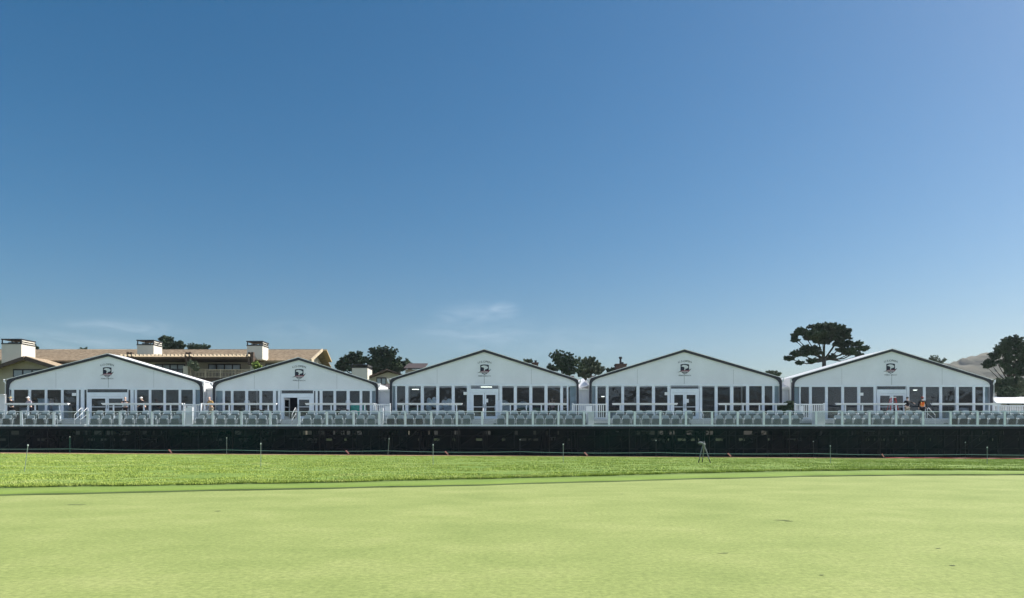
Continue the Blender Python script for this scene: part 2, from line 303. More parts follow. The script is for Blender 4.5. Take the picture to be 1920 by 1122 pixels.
# small marks on the green, the first painting in a stake's shadow
def ringpoly(cx, cy, rx, ry, n=9, ang=0):
    out = []
    for i in range(n):
        t = 2*math.pi*i/n; r_ = .7+.5*random.random(); x, y = rx*r_*math.cos(t), ry*r_*math.sin(t)
        out.append((cx+x*math.cos(ang)-y*math.sin(ang), cy+x*math.sin(ang)+y*math.cos(ang)))
    return out
mk = MB()
for px, py, sx, sy in [(143,947,.28,.07),(1468,976,.16,.04),(1165,927,.07,.06),(1356,1038,.09,.02),(1786,1061,.04,.03),(1759,1029,.05,.02),(1541,1079,.03,.02),(408,959,.07,.06),(1480,978,.10,.03)]:
    Y = CAMZ*F/(py-HY); x = X(px, Y); P = ringpoly(x, Y, sx, sy, ang=random.uniform(-.3, .3)); mk.add([(a, b, .005) for a, b in P], [tuple(range(len(P)))])
mk.build('turf_mark_and_shadow', mat('worn_turf_and_shadow', (.12, .15, .06), .95, .3, 9)); bpy.data.objects['turf_mark_and_shadow']['kind'] = 'structure'

# hills behind on the right
hx = np.linspace(150, 1500, 420); prof = np.array([(1700,705),(1755,690),(1775,676),(1800,672),(1820,667),(1850,664),(1880,662),(1920,660),(2050,655),(2300,668)])
V = []; YH = 900
for j in range(28):
    t = j/27; y = 520+(YH-520)*t
    for x in hx:
        px = CX+F*x/YH; top = Z(np.interp(px, prof[:, 0], prof[:, 1]), YH)
        if px < 1700: top = top*max(0, 1-(1700-px)/150)
        z = top*(t**.8)*(1+.05*math.sin(x*.03+t*7)*(1-t))+(2.0*math.sin(x*.06+t*9)+1.2*math.sin(x*.17+3*t)+random.uniform(-2.2, 2.4))*t*min(1, top/20)
        V.append((x, y+40*math.sin(x*.008), max(z, -1)-.5*(1-t)))
fs = [(j*420+i, j*420+i+1, (j+1)*420+i+1, (j+1)*420+i) for j in range(27) for i in range(419)]
for i, x in enumerate(hx): V.append((x, YH+300, -2))
fs += [(27*420+i, 27*420+i+1, 28*420+i+1, 28*420+i) for i in range(419)]
hb = MB(); hb.add(V, fs); tag(hb.build('hills', M['hill'], smooth=True), kind='structure')

bx2 = np.linspace(-900, 900, 240); hb = MB(); V = []
for j in range(10):
    t = j/9
    for x in bx2:
        top = 36+13*math.sin(x*.011+1)+9*math.sin(x*.027+2)+5*math.sin(x*.061)+1.6*math.sin(x*.31)
        V.append((x, -420-180*t, max(top, 3)*t**.8-.5+random.uniform(-1, 1)*t))
hb.add(V, [(j*240+i, j*240+i+1, (j+1)*240+i+1, (j+1)*240+i) for j in range(9) for i in range(239)])
tag(hb.build('distant_hills', M['hill'], smooth=True), kind='structure')
# ------------------------------------------------------------------ trees
def leaves(V, c, r, n, size, up=.5):
    d = RNG.normal(size=(n, 3)); d /= np.linalg.norm(d, axis=1)[:, None]; rad = RNG.random(n)**(1/2.2)
    P = np.array(c)+d*rad[:, None]*np.array(r)
    nrm = RNG.normal(size=(n, 3)); nrm[:, 2] = np.abs(nrm[:, 2])+up; nrm /= np.linalg.norm(nrm, axis=1)[:, None]
    t = np.cross(nrm, RNG.normal(size=(n, 3))); t /= np.linalg.norm(t, axis=1)[:, None]; b = np.cross(nrm, t)
    s = (size*(.5+RNG.random(n)))[:, None]
    V.append(np.stack([P-t*s, P-b*s*.42, P+t*s*1.25, P+b*s*.42], 1))
def tree(name, label, Y, trunk, pads, size=.2, dens=1.0, leaf='leafd', cat='tree', group=None, tr=.3, zb=0., fork=True, spiky=0):
    """trunk: px,py path from the top of the bole down; pads: (px,py,rx,ry) foliage masses measured at distance Y"""
    k = Y/F; tx, ty = trunk; bx = X(tx, Y); root = thing(name, (bx, Y, zb), label, cat, group)
    tz = Z(ty, Y); tb = MB(); tb.tube([(bx+.1, Y, zb-.3), (bx+.05, Y, zb+(tz-zb)*.5), (bx, Y, tz)], [tr*1.3, tr*1.05, tr*.8], 8)
    V = []
    for px, py, rx, ry in pads:
        rx, ry = (rx*.74, ry*.62) if spiky else (rx*.92, ry*.88)
        c = Vector((X(px, Y), Y+random.uniform(-1, 1)*rx*k*.35, Z(py, Y)))
        st = Vector((bx, Y, tz-random.uniform(0, .4))); mid = st.lerp(c, .5); mid.z = st.z*.5+c.z*.5-.12*abs(c.x-st.x); end = c-Vector((0, 0, ry*k*.3))
        tb.tube([st, mid, end], [tr*.42, tr*.26, tr*.10], 5)
        nsub = max(4, int(8+rx*ry/3.2))
        for _ in range(nsub):                       # each mass is made of smaller irregular clumps
            u = RNG.normal(size=3); u /= np.linalg.norm(u); q = (.25+.8*random.random()**.7)
            cc = (c.x+u[0]*rx*k*q, c.y+u[1]*rx*k*.8*q, c.z+u[2]*ry*k*q)
            cs = min(1, 3.2/max(ry, 1))*random.uniform(.7, 1.25); rr = (max(.35, min(rx*k*.3, .85))*cs, max(.35, min(rx*k*.3, .85))*cs, max(.16, ry*k*.30*random.uniform(.6, 1.1)))
            leaves(V, cc, rr, int(dens*(34+rr[0]*rr[2]*160)), size)
            if random.random() < .5: tb.tube([end, cc], [tr*.10, tr*.04], 4)
        for _ in range(int(6+rx*.8)+spiky*4):             # feathery twig tips that break the outline
            an = random.uniform(.15, math.pi-.15) if spiky else random.uniform(0, 2*math.pi)
            base = Vector((c.x+math.cos(an)*rx*k*.7, c.y+random.uniform(-.4, .4)*rx*k, c.z+math.sin(an)*ry*k*.7))
            tip = base+Vector((math.cos(an)*.9, random.uniform(-.3, .3), .35+math.sin(an)*.6))*k*(2.5+random.random()*3.5+spiky*5.5)
            for q in (0, .35, .7, 1): leaves(V, tuple(base.lerp(tip, q)), ((.16+.10*(spiky > 0))*(1.4-q), .22, (.10+.08*(spiky > 0))*(1.4-q)), int((9+14*(spiky > 0))*dens)+3, size*(.9-.25*q), .2)
            if spiky: tb.tube([c, base, tip], [tr*.08, tr*.05, tr*.02], 4)
    tb.build('trunk', M['bark'], root, True)
    V = np.concatenate(V).reshape(-1, 3)-np.array(root.location); npmesh('crown', V, np.arange(len(V)).reshape(-1, 4), M[leaf], 4, root)
    return root
tree('cypress_tree', 'large spreading dark cypress with bare trunk behind the fourth and fifth tents', 105, (1545,672),
 [(1548,613,33,7),(1535,632,26,5),(1550,623,34,6),(1530,661,16,3),(1504,623,15,6),(1578,619,18,8),(1527,627,30,7),(1573,632,22,8),(1490,630,5,5),(1491,638,6,1.8),(1543,640,18,5),(1580,645,18,6),(1607,645,9,3),
  (1519,655,18,4.5),(1499,664,19,5),(1480,673,8,2.5),(1587,657,19,3.5),(1617,654,12,3.5),(1597,662,14,2.5),(1612,667,6,1.2),(1499,681,5,1.5),(1522,677,7,1.8),(1561,670,5,2)], size=.19, dens=1.5, tr=.34)
tree('cypress_tree', 'tall layered dark cypress with two tops at the right edge before the hill', 88, (1893,714),
 [(1890,643,4,3),(1908,640,4,3),(1886,652,9,3),(1910,650,9,4),(1878,660,8,2.5),(1898,662,12,4),(1920,660,10,5),(1866,671,9,2.2),(1893,673,12,4),(1918,675,10,5),(1858,684,9,2.5),(1850,688,3,1.5),(1884,686,12,3.5),(1912,688,12,5),(1890,699,9,3.5),(1915,702,11,4)], size=.14, dens=.75, tr=.2, spiky=1)
tree('cypress_tree', 'bushy dark cypress with wispy raised tips above the gap between second and third tents', 104, (714,705),
 [(708,667,7,4),(728,667,7,4),(716,676,16,5),(700,683,12,5),(733,682,14,6),(712,690,17,6),(735,696,13,8),(700,699,12,6)], size=.2, dens=1.1, spiky=2)
tree('cypress_tree', 'lower dark green cypress left of the wispy cypress, behind a pale chimney', 110, (662,700),
 [(668,671,8,4),(655,678,14,4.5),(675,680,14,5),(642,687,7,4),(662,692,16,7),(640,694,8,4)], size=.2, dens=1.1, spiky=1)
tree('small_tree', 'small round dark tree just left of a low dark roof', 112, (748,692), [(746,682,7,5),(763,681,6,4),(752,690,9,6),(768,688,5,5)], size=.18, dens=1.2)
tree('cypress_tree', 'green cypress crown showing right of the middle lodge chimney', 112, (322,672), [(312,642,10,3.5),(325,648,14,5),(316,654,16,6),(334,654,10,5)], size=.2, dens=1.4, spiky=1)
tree('small_tree', 'thin dark treetop just over the lodge ridge in middle', 120, (372,668), [(360,655,5,1.5),(384,655,4,2),(372,658,10,2)], size=.15, spiky=1)
tree('small_tree', 'tiny dark treetop over the lodge ridge above the first tent', 122, (155,668), [(155,656,6,2)], size=.15)
tree('small_tree', 'tiny treetop peeking right of the big left chimney', 122, (70,668), [(68,653,3,2.5),(66,660,5,3)], size=.15)
tree('palm_like_tree', 'spiky dark treetop above the gap right of the third tent', 100, (1058,708), [(1053,683,6,5),(1048,680,3,4),(1066,686,6,5),(1057,692,11,6),(1068,699,12,6)], size=.18, dens=1.0, spiky=3)
tree('round_tree', 'rounded grey green tree between the third and fourth tents', 106, (1105,712), [(1105,680,5,2.5),(1096,686,8,4),(1113,688,10,4),(1104,695,18,7),(1098,704,16,7),(1120,698,10,6)], size=.18, dens=1.1, leaf='leafg', spiky=1)
tree('small_tree', 'low dark treetop over the right slope of the third tent', 108, (1034,705), [(1033,689,6,3),(1040,692,5,3)], size=.16)
tree('small_tree', 'tiny treetop over the third tent beside a dark chimney', 108, (992,690), [(990,678,7,2.2)], size=.16)
tree('small_tree', 'low treetop on the left slope of the fourth tent', 108, (1145,705), [(1145,696,6,3),(1152,694,4,2)], size=.16)
tree('small_tree', 'pale distant treetop in the gap between the fourth and fifth tents', 160, (1448,712), [(1447,699,9,3),(1452,703,12,4)], size=.25, leaf='leafg')
tree('small_tree', 'faint distant treetop above the right slope of the fifth tent', 200, (1755,695), [(1752,677,4,1.5),(1762,681,5,1.5)], size=.25, leaf='leafg', spiky=1)
# hedge and bushes, right edge
for i, (px, py, rx, ry, lf, lb) in enumerate([(1872,722,15,13,'leafg','dense grey green bush beside the right leg of the fifth tent'),(1898,718,17,12,'leafd','dark green bush under the layered cypress'),
        (1918,726,16,14,'leafg','mottled bush at the right edge behind the low white roof'),(1890,736,18,9,'leafd','low dark bush directly behind the low white roof')]):
    tree('bush', lb, 82-i*1.2, (px, py+8), [(px, py, rx, ry), (px-rx*.5, py+ry*.4, rx*.6, ry*.6), (px+rx*.5, py+ry*.3, rx*.6, ry*.6)], size=.2, dens=1.2, leaf=lf, cat='bush', group='bushes by the right end', tr=.15)

# ------------------------------------------------------------------ lodge behind the tents (left)
YL = 88.0
def lx(p, Y=YL): return X(p, Y)
def lz(p, Y=YL): return Z(p, Y)
def roof_slope(px0, px1, yr, ye, Y0, Y1, t=.18):
    """slope from the eave at distance Y0 to the ridge at Y1"""
    m = MB(); a = (X(px0, Y0), Y0, Z(ye, Y0)); b = (X(px1, Y0), Y0, Z(ye, Y0)); c = (b[0], Y1, Z(yr, Y1)); d = (a[0], Y1, Z(yr, Y1))
    return m.slab(a, b, c, d, t)
lodge = thing('lodge', (lx(300), YL, 0), 'long cream lodge with shingle roof and balconies rising behind the two left tents', 'building')
XL0, XR0 = lx(-60), -24.7
MB().box(XL0, XR0, YL+.5, YL+9, 0, lz(677)).build('wall', M['cream'], lodge)
# shingle courses on the roof: overlapping strips
rf = MB(); Ye, Yr = YL-.6, YL+4.6; ze, zr = lz(676, Ye), lz(656.5, Yr); nc = 26
for i in range(nc):
    t0, t1 = i/nc, (i+1)/nc; ya, yb_ = Ye+(Yr-Ye)*t0, Ye+(Yr-Ye)*t1; za, zb_ = ze+(zr-ze)*t0, ze+(zr-ze)*t1
    rf.add([(XL0, ya, za+.032), (XR0+.9, ya, za+.032), (XR0+.9, yb_+.05, zb_+.02), (XL0, yb_+.05, zb_+.02), (XL0, ya, za-.12), (XR0+.9, ya, za-.12), (XR0+.9, yb_, zb_-.12), (XL0, yb_, zb_-.12)],
           [(0,1,2,3), (4,5,1,0), (5,6,2,1), (7,4,0,3), (7,6,5,4)])
rf.slab((XL0, Yr+5, ze), (XL0, Yr, zr), (XR0+.9, Yr, zr), (XR0+.9, Yr+5, ze), .1)
rfo = rf.build('roof', M['shingle'], lodge)
MB().slab((XR0+.9, Ye, ze-.16), (XR0+1.05, Ye, ze-.16), (XR0+1.05, Yr, zr-.16), (XR0+.9, Yr, zr-.16), .32).build('bargeboard', M['lwood'], lodge)
MB().slab((XR0+1.5, Yr+2.6, zr-1.3), (XR0+.92, Yr+2.6, zr-1.3), (XR0+.92, Yr, zr-.1), (XR0+1.5, Yr, zr-.1), .2).build('soffit', M['eave'], lodge)
MB().prismx([(Ye+.4, ze-3), (Ye+.4, ze-.2), (Yr, zr-.25), (Yr+5, ze-.2), (Yr+5, ze-3)], XR0-.2, XR0).build('gable_end', M['cream'], lodge)
yl0 = 84.8; lo = MB(); nc = 30; zA, zB = Z(708, yl0), zr+.05; xa, xb_ = X(20, yl0), X(238, yl0)
for i in range(nc):
    t0, t1 = i/nc, (i+1)/nc; ya, yb_ = yl0+(Yr-yl0)*t0, yl0+(Yr-yl0)*t1; za, zb_ = zA+(zB-zA)*t0, zA+(zB-zA)*t1
    lo.add([(xa, ya, za+.032), (xb_, ya, za+.032), (xb_, yb_+.05, zb_+.02), (xa, yb_+.05, zb_+.02), (xa, ya, za-.12), (xb_, ya, za-.12), (xb_, yb_, zb_-.12), (xa, yb_, zb_-.12)], [(0,1,2,3), (4,5,1,0), (5,6,2,1), (7,4,0,3), (7,6,5,4)])
lo.build('lower_roof', M['shingle'], lodge)
MB().box(xa+.2, xb_-.2, yl0+.4, YL+.4, 0, zA-.2).build('lower_wall', M['cream'], lodge)
# left cross gable
Yg = 84.0; kx = lambda p: X(p, Yg); kz = lambda p: Z(p, Yg)
MB().prism([(kx(-20), 0), (kx(113), 0), (kx(113), kz(693)), (kx(53), kz(674)), (kx(-20), kz(696))], Yg+.4, YL+.6).build('gable_wall', M['beige'], lodge)
g = MB()
for a, b in (((-22, 698), (53, 672.5)), ((53, 672.5), (116, 692.5))):
    g.slab((kx(a[0]), Yg-.6, kz(a[1])), (kx(b[0]), Yg-.6, kz(b[1])), (kx(b[0]), YL+4, kz(b[1])), (kx(a[0]), YL+4, kz(a[1])), .22)
g.build('gable_roof', M['shingle'], lodge)
g = MB()
for a, b in (((-22, 698), (53, 672.5)), ((53, 672.5), (116, 692.5))):
    g.slab((kx(a[0]), Yg-.75, kz(a[1])-.22), (kx(b[0]), Yg-.75, kz(b[1])-.22), (kx(b[0]), Yg-.62, kz(b[1])-.22), (kx(a[0]), Yg-.62, kz(a[1])-.22), .40)
g.build('gable_bargeboard', M['wood'], lodge)
def lodge_window(px0, px1, y0, y1, Y, n, parent=None):
    par = parent or lodge; x0, x1, z1, z0 = X(px0, Y), X(px1, Y), Z(y0, Y), Z(y1, Y)
    f = MB(); w = .13
    f.box(x0, x1, Y-.08, Y+.05, z1-w, z1).box(x0, x1, Y-.08, Y+.05, z0, z0+w)
    for i in range(n+1):
        c = x0+(x1-x0)*i/n; c0, c1 = max(x0, c-w/2), min(x1, c+w/2); f.box(c0, c1, Y-.075, Y+.048, z0+w, z1-w)
    fo = f.build('window', M['darkm'], par); MB().box(x0+.03, x1-.03, Y-.01, Y+.01, z0+.03, z1-.03).build('pane', M['pane'], fo)
lodge_window(25, 96, 692.5, 708, Yg+.38, 4)
lodge_window(291, 347, 682.5, 704, YL+.44, 4); lodge_window(391, 451, 682.5, 697, YL+.44, 4); lodge_window(498, 520, 682, 694, YL+.44, 1)
# balcony bays: shaded pergola, beams, piers, railings
Yb = 84.5
MB().box(X(245, Yb), X(473, Yb), Yb, YL+.4, Z(673.5, Yb), Z(669.5, Yb)).build('balcony_beam', M['wood'], lodge)
p = MB()
for i in range(34):
    c = X(232+i*7.2, Yb); p.box(c-.05, c+.05, Yb-.8, YL+1, Z(669.3, Yb), Z(669.3, Yb)+.22)
p.build('pergola_rafters', M['lwood'], lodge)
p = MB()
for c in (241, 247, 351, 357, 468, 474): p.box(X(c, Yb)-.13, X(c, Yb)+.13, Yb-.2, Yb+.2, Z(684 if c in (351,357,468,474) else 676, Yb), Z(661, Yb))
p.build('pergola_post', M['wood'], lodge)
for c0, c1 in ((344, 353), (470, 486)): MB().box(X(c0, Yb), X(c1, Yb), Yb-.1, Yb+2, 0, Z(687, Yb)).build('balcony_pier', M['cream'], lodge)
MB().box(X(300, Yb), X(473, Yb), Yb+.1, YL+.6, Z(722, Yb), Z(709, Yb)).build('balcony_floor', M['wood'], lodge)
def rail(px0, px1, y0, y1, Y, n, m, name='balcony_railing'):
    r_ = MB(); a, b = X(px0, Y), X(px1, Y); z1, z0 = Z(y0, Y), Z(y1, Y)
    r_.box(a, b, Y-.05, Y+.05, z1-.09, z1).box(a, b, Y-.04, Y+.04, z0, z0+.08)
    for i in range(n): c = a+(b-a)*(i+.5)/n; r_.box(c-.028, c+.028, Y-.02, Y+.02, z0+.08, z1-.09)
    for i in range(5): c = a+(b-a)*i/4; r_.box(c-.06, c+.06, Y-.07, Y+.07, z0-.1, z1+.04)
    return r_.build(name, m, lodge)
MB().box(X(357, Yb), X(470, Yb), Yb+1.5, Yb+1.55, Z(709, Yb), Z(697, Yb)).build('balcony_dark_backing', M['darkm'], lodge)  # dark sheet added so the gaps between the pickets show dark
rail(357, 470, 693, 708, Yb+.2, 42, M['lwood']); rail(306, 343, 692, 708, Yb+.2, 16, M['darkm'])
def chimney(px0, px1, ytop, ybase, Y, d, cap=.9, par=None):
    x0, x1 = X(px0, Y), X(px1, Y); zt, zb_ = Z(ytop, Y), Z(ybase, Y)
    o = MB().box(x0, x1, Y, Y+d, zb_, zt-cap).build('chimney', M['chim'], par or lodge)
    c = MB().box(x0-.04, x1+.04, Y-.04, Y+d+.04, zt-cap, zt-cap+.12)
    c.box(x0-.06, x1+.06, Y-.06, Y+d+.06, zt-.11, zt)
    for q, w in ((x0, .1), (x1-.1, .1), ((x0+x1)/2, .05)):
        c.box(q, q+w, Y, Y+.1, zt-cap+.12, zt-.11).box(q, q+w, Y+d-.1, Y+d, zt-cap+.12, zt-.11)
    c.build('chimney_cap', M['darkm'], o)
    s = MB().box(x1-.06, x1+.02, Y+.12, Y+d-.12, zt-cap+.12, zt-cap+.34).box(x1-.06, x1+.02, Y+.12, Y+d-.12, zt-.4, zt-.16); s.build('side_slat', M['chim'], o)
    v = MB().box(x0+.25, x0+.8, Y+d*.3, Y+d*.7, zt-cap+.12, zt-.3)
    for i in range(6): v.slab((x0+.35+i*.32, Y+d*.4, zt-cap+.13), (x0+.5+i*.32, Y+d*.4, zt-cap+.13), (x0+.7+i*.32, Y+d*.4, zt-.25), (x0+.55+i*.32, Y+d*.4, zt-.25), .08)
    v.build('flue', M['steel'], o)
chimney(3, 40, 635.5, 700, YL-3.0, 2.5, .62); chimney(257, 288, 637.5, 672, YL-2.2, 2.1, .62); chimney(463, 492, 639.5, 674, YL-2.2, 2.1, .58)
tree('climbing_plant', 'leafy vine over the lodge balcony pier beside the slatted railing', 83.8, (362, 705), [(363,684,5,5),(367,690,4,5),(358,682,3,4)], size=.13, leaf='leafg', cat='plant', tr=.05, zb=4)
tree('potted_shrub', 'bright green shrub on the lodge balcony left of the second tent peak', 83.8, (481, 700), [(480,686,5,5),(484,690,4,4)], size=.14, leaf='leafy', cat='plant', tr=.05, zb=4)

# second house, between the second and third tents
Y2 = 93.0
h2 = thing('gabled_house', (X(715, Y2), Y2, 0), 'cream house with brown gable roof seen between the second and third tents', 'building')
chimney(660, 689, 683.5, 730, Y2-2, 3.0, .45, h2)
MB().prism([(X(689, Y2), 0), (X(760, Y2), 0), (X(760, Y2), Z(706, Y2)), (X(728, Y2), Z(698, Y2)), (X(689, Y2), Z(711, Y2))], Y2, Y2+9).build('wall', M['cream'], h2)
g = MB()
for a, b in (((686, 713), (728, 696)), ((728, 696), (764, 709))):
    g.slab((X(a[0], Y2), Y2-.9, Z(a[1], Y2)), (X(b[0], Y2), Y2-.9, Z(b[1], Y2)), (X(b[0], Y2), Y2+9, Z(b[1], Y2)), (X(a[0], Y2), Y2+9, Z(a[1], Y2)), .22)
g.build('roof', M['wood'], h2)
lodge_window(706, 724, 708, 722, Y2-.05, 2, h2)
h3 = thing('low_house', (X(780, 100), 100, 0), 'pale house with a flat dark roof at the left slope of the third tent', 'building')
MB().box(X(760, 100), X(800, 100), 100, 108, 0, Z(693, 100)).build('wall', M['cream'], h3)
MB().slab((X(758, 100), 99.4, Z(693, 100)), (X(796, 100), 99.4, Z(693, 100)), (X(796, 100), 104, Z(683.5, 104)), (X(758, 100), 104, Z(683.5, 104)), .15).build('roof', M['rust'], h3)
# far houses of which only the chimneys show
for px, w, yt, yb_, lb, pipe in ((1004, 11, 678.5, 690, 'small house behind the third tent, its dark chimney over the right slope', 674), (1167, 20, 681, 700, 'house behind the fourth tent, its brick chimney stack over the left slope', 667)):
    Yc = 104; hh = thing('far_house', (X(px, Yc), Yc+4, 0), lb, 'building')
    MB().box(X(px-60, Yc), X(px+70, Yc), Yc, Yc+9, 0, Z(716, Yc)).build('wall', M['beige'], hh)
    rr = MB().prismx([(Yc-.6, Z(716, Yc)), (Yc+4.5, Z(700, Yc)), (Yc+9.6, Z(716, Yc))], X(px-60, Yc)-.5, X(px+70, Yc)+.5).build('roof', M['rust'], hh)
    c = MB().box(X(px-w/2, Yc), X(px+w/2, Yc), Yc+1, Yc+2.6, Z(yb_+6, Yc), Z(yt+2, Yc)).box(X(px-w/2-1, Yc), X(px+w/2+1, Yc), Yc+.9, Yc+2.7, Z(yt+2, Yc), Z(yt, Yc)).build('chimney', M['brick'], hh)
    q = MB().lathe((X(px+(1 if pipe > 670 else 0), Yc), Yc+1.8, Z(yt, Yc)), [(.17, 0), (.14, (yt-pipe)*Yc/F*.7), (.24, (yt-pipe)*Yc/F*.78), (.24, (yt-pipe)*Yc/F)], 8)
    if pipe < 670: q.lathe((X(px+4, Yc), Yc+1.8, Z(yt, Yc)), [(.15, 0), (.15, .25), (.2, .28)], 8)
    q.build('chimney_pot', M['darkm'], c)

# ------------------------------------------------------------------ tents
YT = 60.0; KT = YT/F; ZF = Z(787, YT)
def bez(a, b, c, n=6): return [((1-t)**2*a[0]+2*t*(1-t)*b[0]+t*t*c[0], (1-t)**2*a[1]+2*t*(1-t)*b[1]+t*t*c[1]) for t in [i/n for i in range(n+1)]]
def text_mesh(s, size):
    cu = bpy.data.curves.new('t', 'FONT'); cu.body = s; cu.size = size; cu.align_x = 'CENTER'; cu.resolution_u = 2
    o = bpy.data.objects.new('t', cu); COL.objects.link(o); dg = bpy.context.evaluated_depsgraph_get(); me = bpy.data.meshes.new_from_object(o.evaluated_get(dg))
    V = [tuple(v.co) for v in me.vertices]; Fc = [tuple(p.vertices) for p in me.polygons]; bpy.data.objects.remove(o); bpy.data.curves.remove(cu); bpy.data.meshes.remove(me)
    return V, Fc
def emblem(cx, cy, Y, parent):
    u = KT; f = lambda x, z: (X(cx, YT)+x*u, Z(cy, YT)+z*u)
    e = MB().prism([f(*p) for p in [(-8,8.2),(-4,9),(0,9.3),(4,9),(8,8.2),(8,-5),(4,-8),(0,-10),(-4,-8),(-8,-5)]], Y-.012, Y).build('emblem', M['navy'], parent)
    t = MB()
    for pts in ([(-6,6),(-2,7.6),(3,7),(6.5,4.5),(6.2,2),(3.5,.5),(1.2,.3),(.2,-4),(-1.6,-4),(-.6,1.5),(-2,3.6),(-6.5,4.6)],): t.prism([f(*p) for p in pts], Y-.018, Y-.013)
    t.build('tree_mark', M['epale'], e)
    t = MB()
    t.prism([f(*p) for p in [(-9,-4.6),(-4,-2.6),(8,-2.4),(9.6,-.6),(8.4,-4),(7,-6.4),(-6,-6.4)]], Y-.022, Y-.016); t.build('striped_band', M['ered'], e)
    t = MB()
    for z in (-3.9, -5.5): t.prism([f(*p) for p in [(-7.5,z-.2),(7.2,z),(7,z-.7),(-7.2,z-.8)]], Y-.026, Y-.023)
    t.prism([f(*p) for p in [(-2.6,-7.4),(2.6,-7.4),(1.8,-8.6),(-1.8,-8.6)]], Y-.026, Y-.013); t.build('white_stripe', M['epale'], e)
    t = MB().prism([f(*p) for p in [(-14,-6.5),(-8,-4.2),(-8,-5.6)]], Y-.012, Y).prism([f(*p) for p in [(8.2,-1.8),(12.5,1),(9,-3.6),(8.2,-4)]], Y-.012, Y); t.build('swoosh', M['navy'], e)
    V, Fc = text_mesh('U.S.OPEN', 5.2); t = MB()
    w = max(v[0] for v in V)
    vs_ = []
    for x, y, _ in V: z = 10.6+y+2.2*(1-(x/w)**2); q = f(x*12.5/w, z); vs_.append((q[0], Y-.012, q[1]))
    t.add(vs_, Fc); t.build('lettering', M['navy'], e)
    V, Fc = text_mesh('PEBBLE BEACH', 3.1); w = max(v[0] for v in V); t = MB()
    vs_ = []
    for x, y, _ in V: q = f(x*11.5/w, -13.4+y); vs_.append((q[0], Y-.012, q[1]))
    t.add(vs_, Fc); t.build('lower_lettering', M['navy'], e)

TENTS = [
 dict(dep=2.6, xl=13, xr=380, pk=(203,664), ey=(712,716), fb=728.5, em=(201,698), mull=[(22,25.5),(54,57.5),(84.5,88),(115,118.5),(144,147.5),(152,157.5),(245,250),(253,256),(279.5,283),(307,310.5),(335.5,339),(362,366)], door=(163,240), lf=(169,233), lab='leftmost large white tent, its left leg at the picture edge'),
 dict(xl=399.5, xr=709, pk=(560,671), ey=(717,719), fb=730.5, em=(561,701.5), mull=[(418,421),(433.5,437),(460.5,464.5),(487,490.5),(512.5,517),(522,526),(592,595),(600,604),(626,629.5),(650.5,655),(675,678.5),(694,697)], door=(527,588), lf=(532,583), lab='smallest white tent, second from left, with one door standing open'),
 dict(xl=731, xr=1085, pk=(908,656), ey=(711,712), fb=721.5, em=(908.5,693), mull=[(742,743.5),(760.5,765),(789.5,794),(818.5,823),(847.5,852),(876,880.5),(936,941),(964,968.5),(993,997.5),(1021.5,1026),(1051,1055),(1063.5,1065)], door=(882,935), lf=(885,932), lab='middle white tent with a glowing light above its closed doors'),
 dict(xl=1105, xr=1465.5, pk=(1283,656), ey=(710,709), fb=721.5, em=(1284,692), mull=[(1117,1119.5),(1136.5,1140.5),(1165.5,1169.5),(1194,1198.5),(1223,1227.5),(1252,1256),(1311.5,1316),(1340.5,1345),(1369.5,1374.5),(1399.5,1404),(1429,1433),(1449,1451.5)], door=(1257,1310.5), lf=(1261,1307), lab='white tent second from the right, with a brick chimney behind its left slope'),
 dict(dep=5.0, xl=1484.5, xr=1860.5, pk=(1672,655), ey=(709,713), fb=723, em=(1670,691), mull=[(1499,1500.5),(1517.5,1521.5),(1547.5,1551.5),(1578,1582),(1608,1612.5),(1638.5,1642.5),(1700,1704.5),(1731,1735),(1761.5,1766),(1792.5,1797),(1824,1828),(1844,1846)], door=(1643.5,1699), lf=(1647,1696), lab='rightmost large white tent with workers and a ladder before its doors'),
]
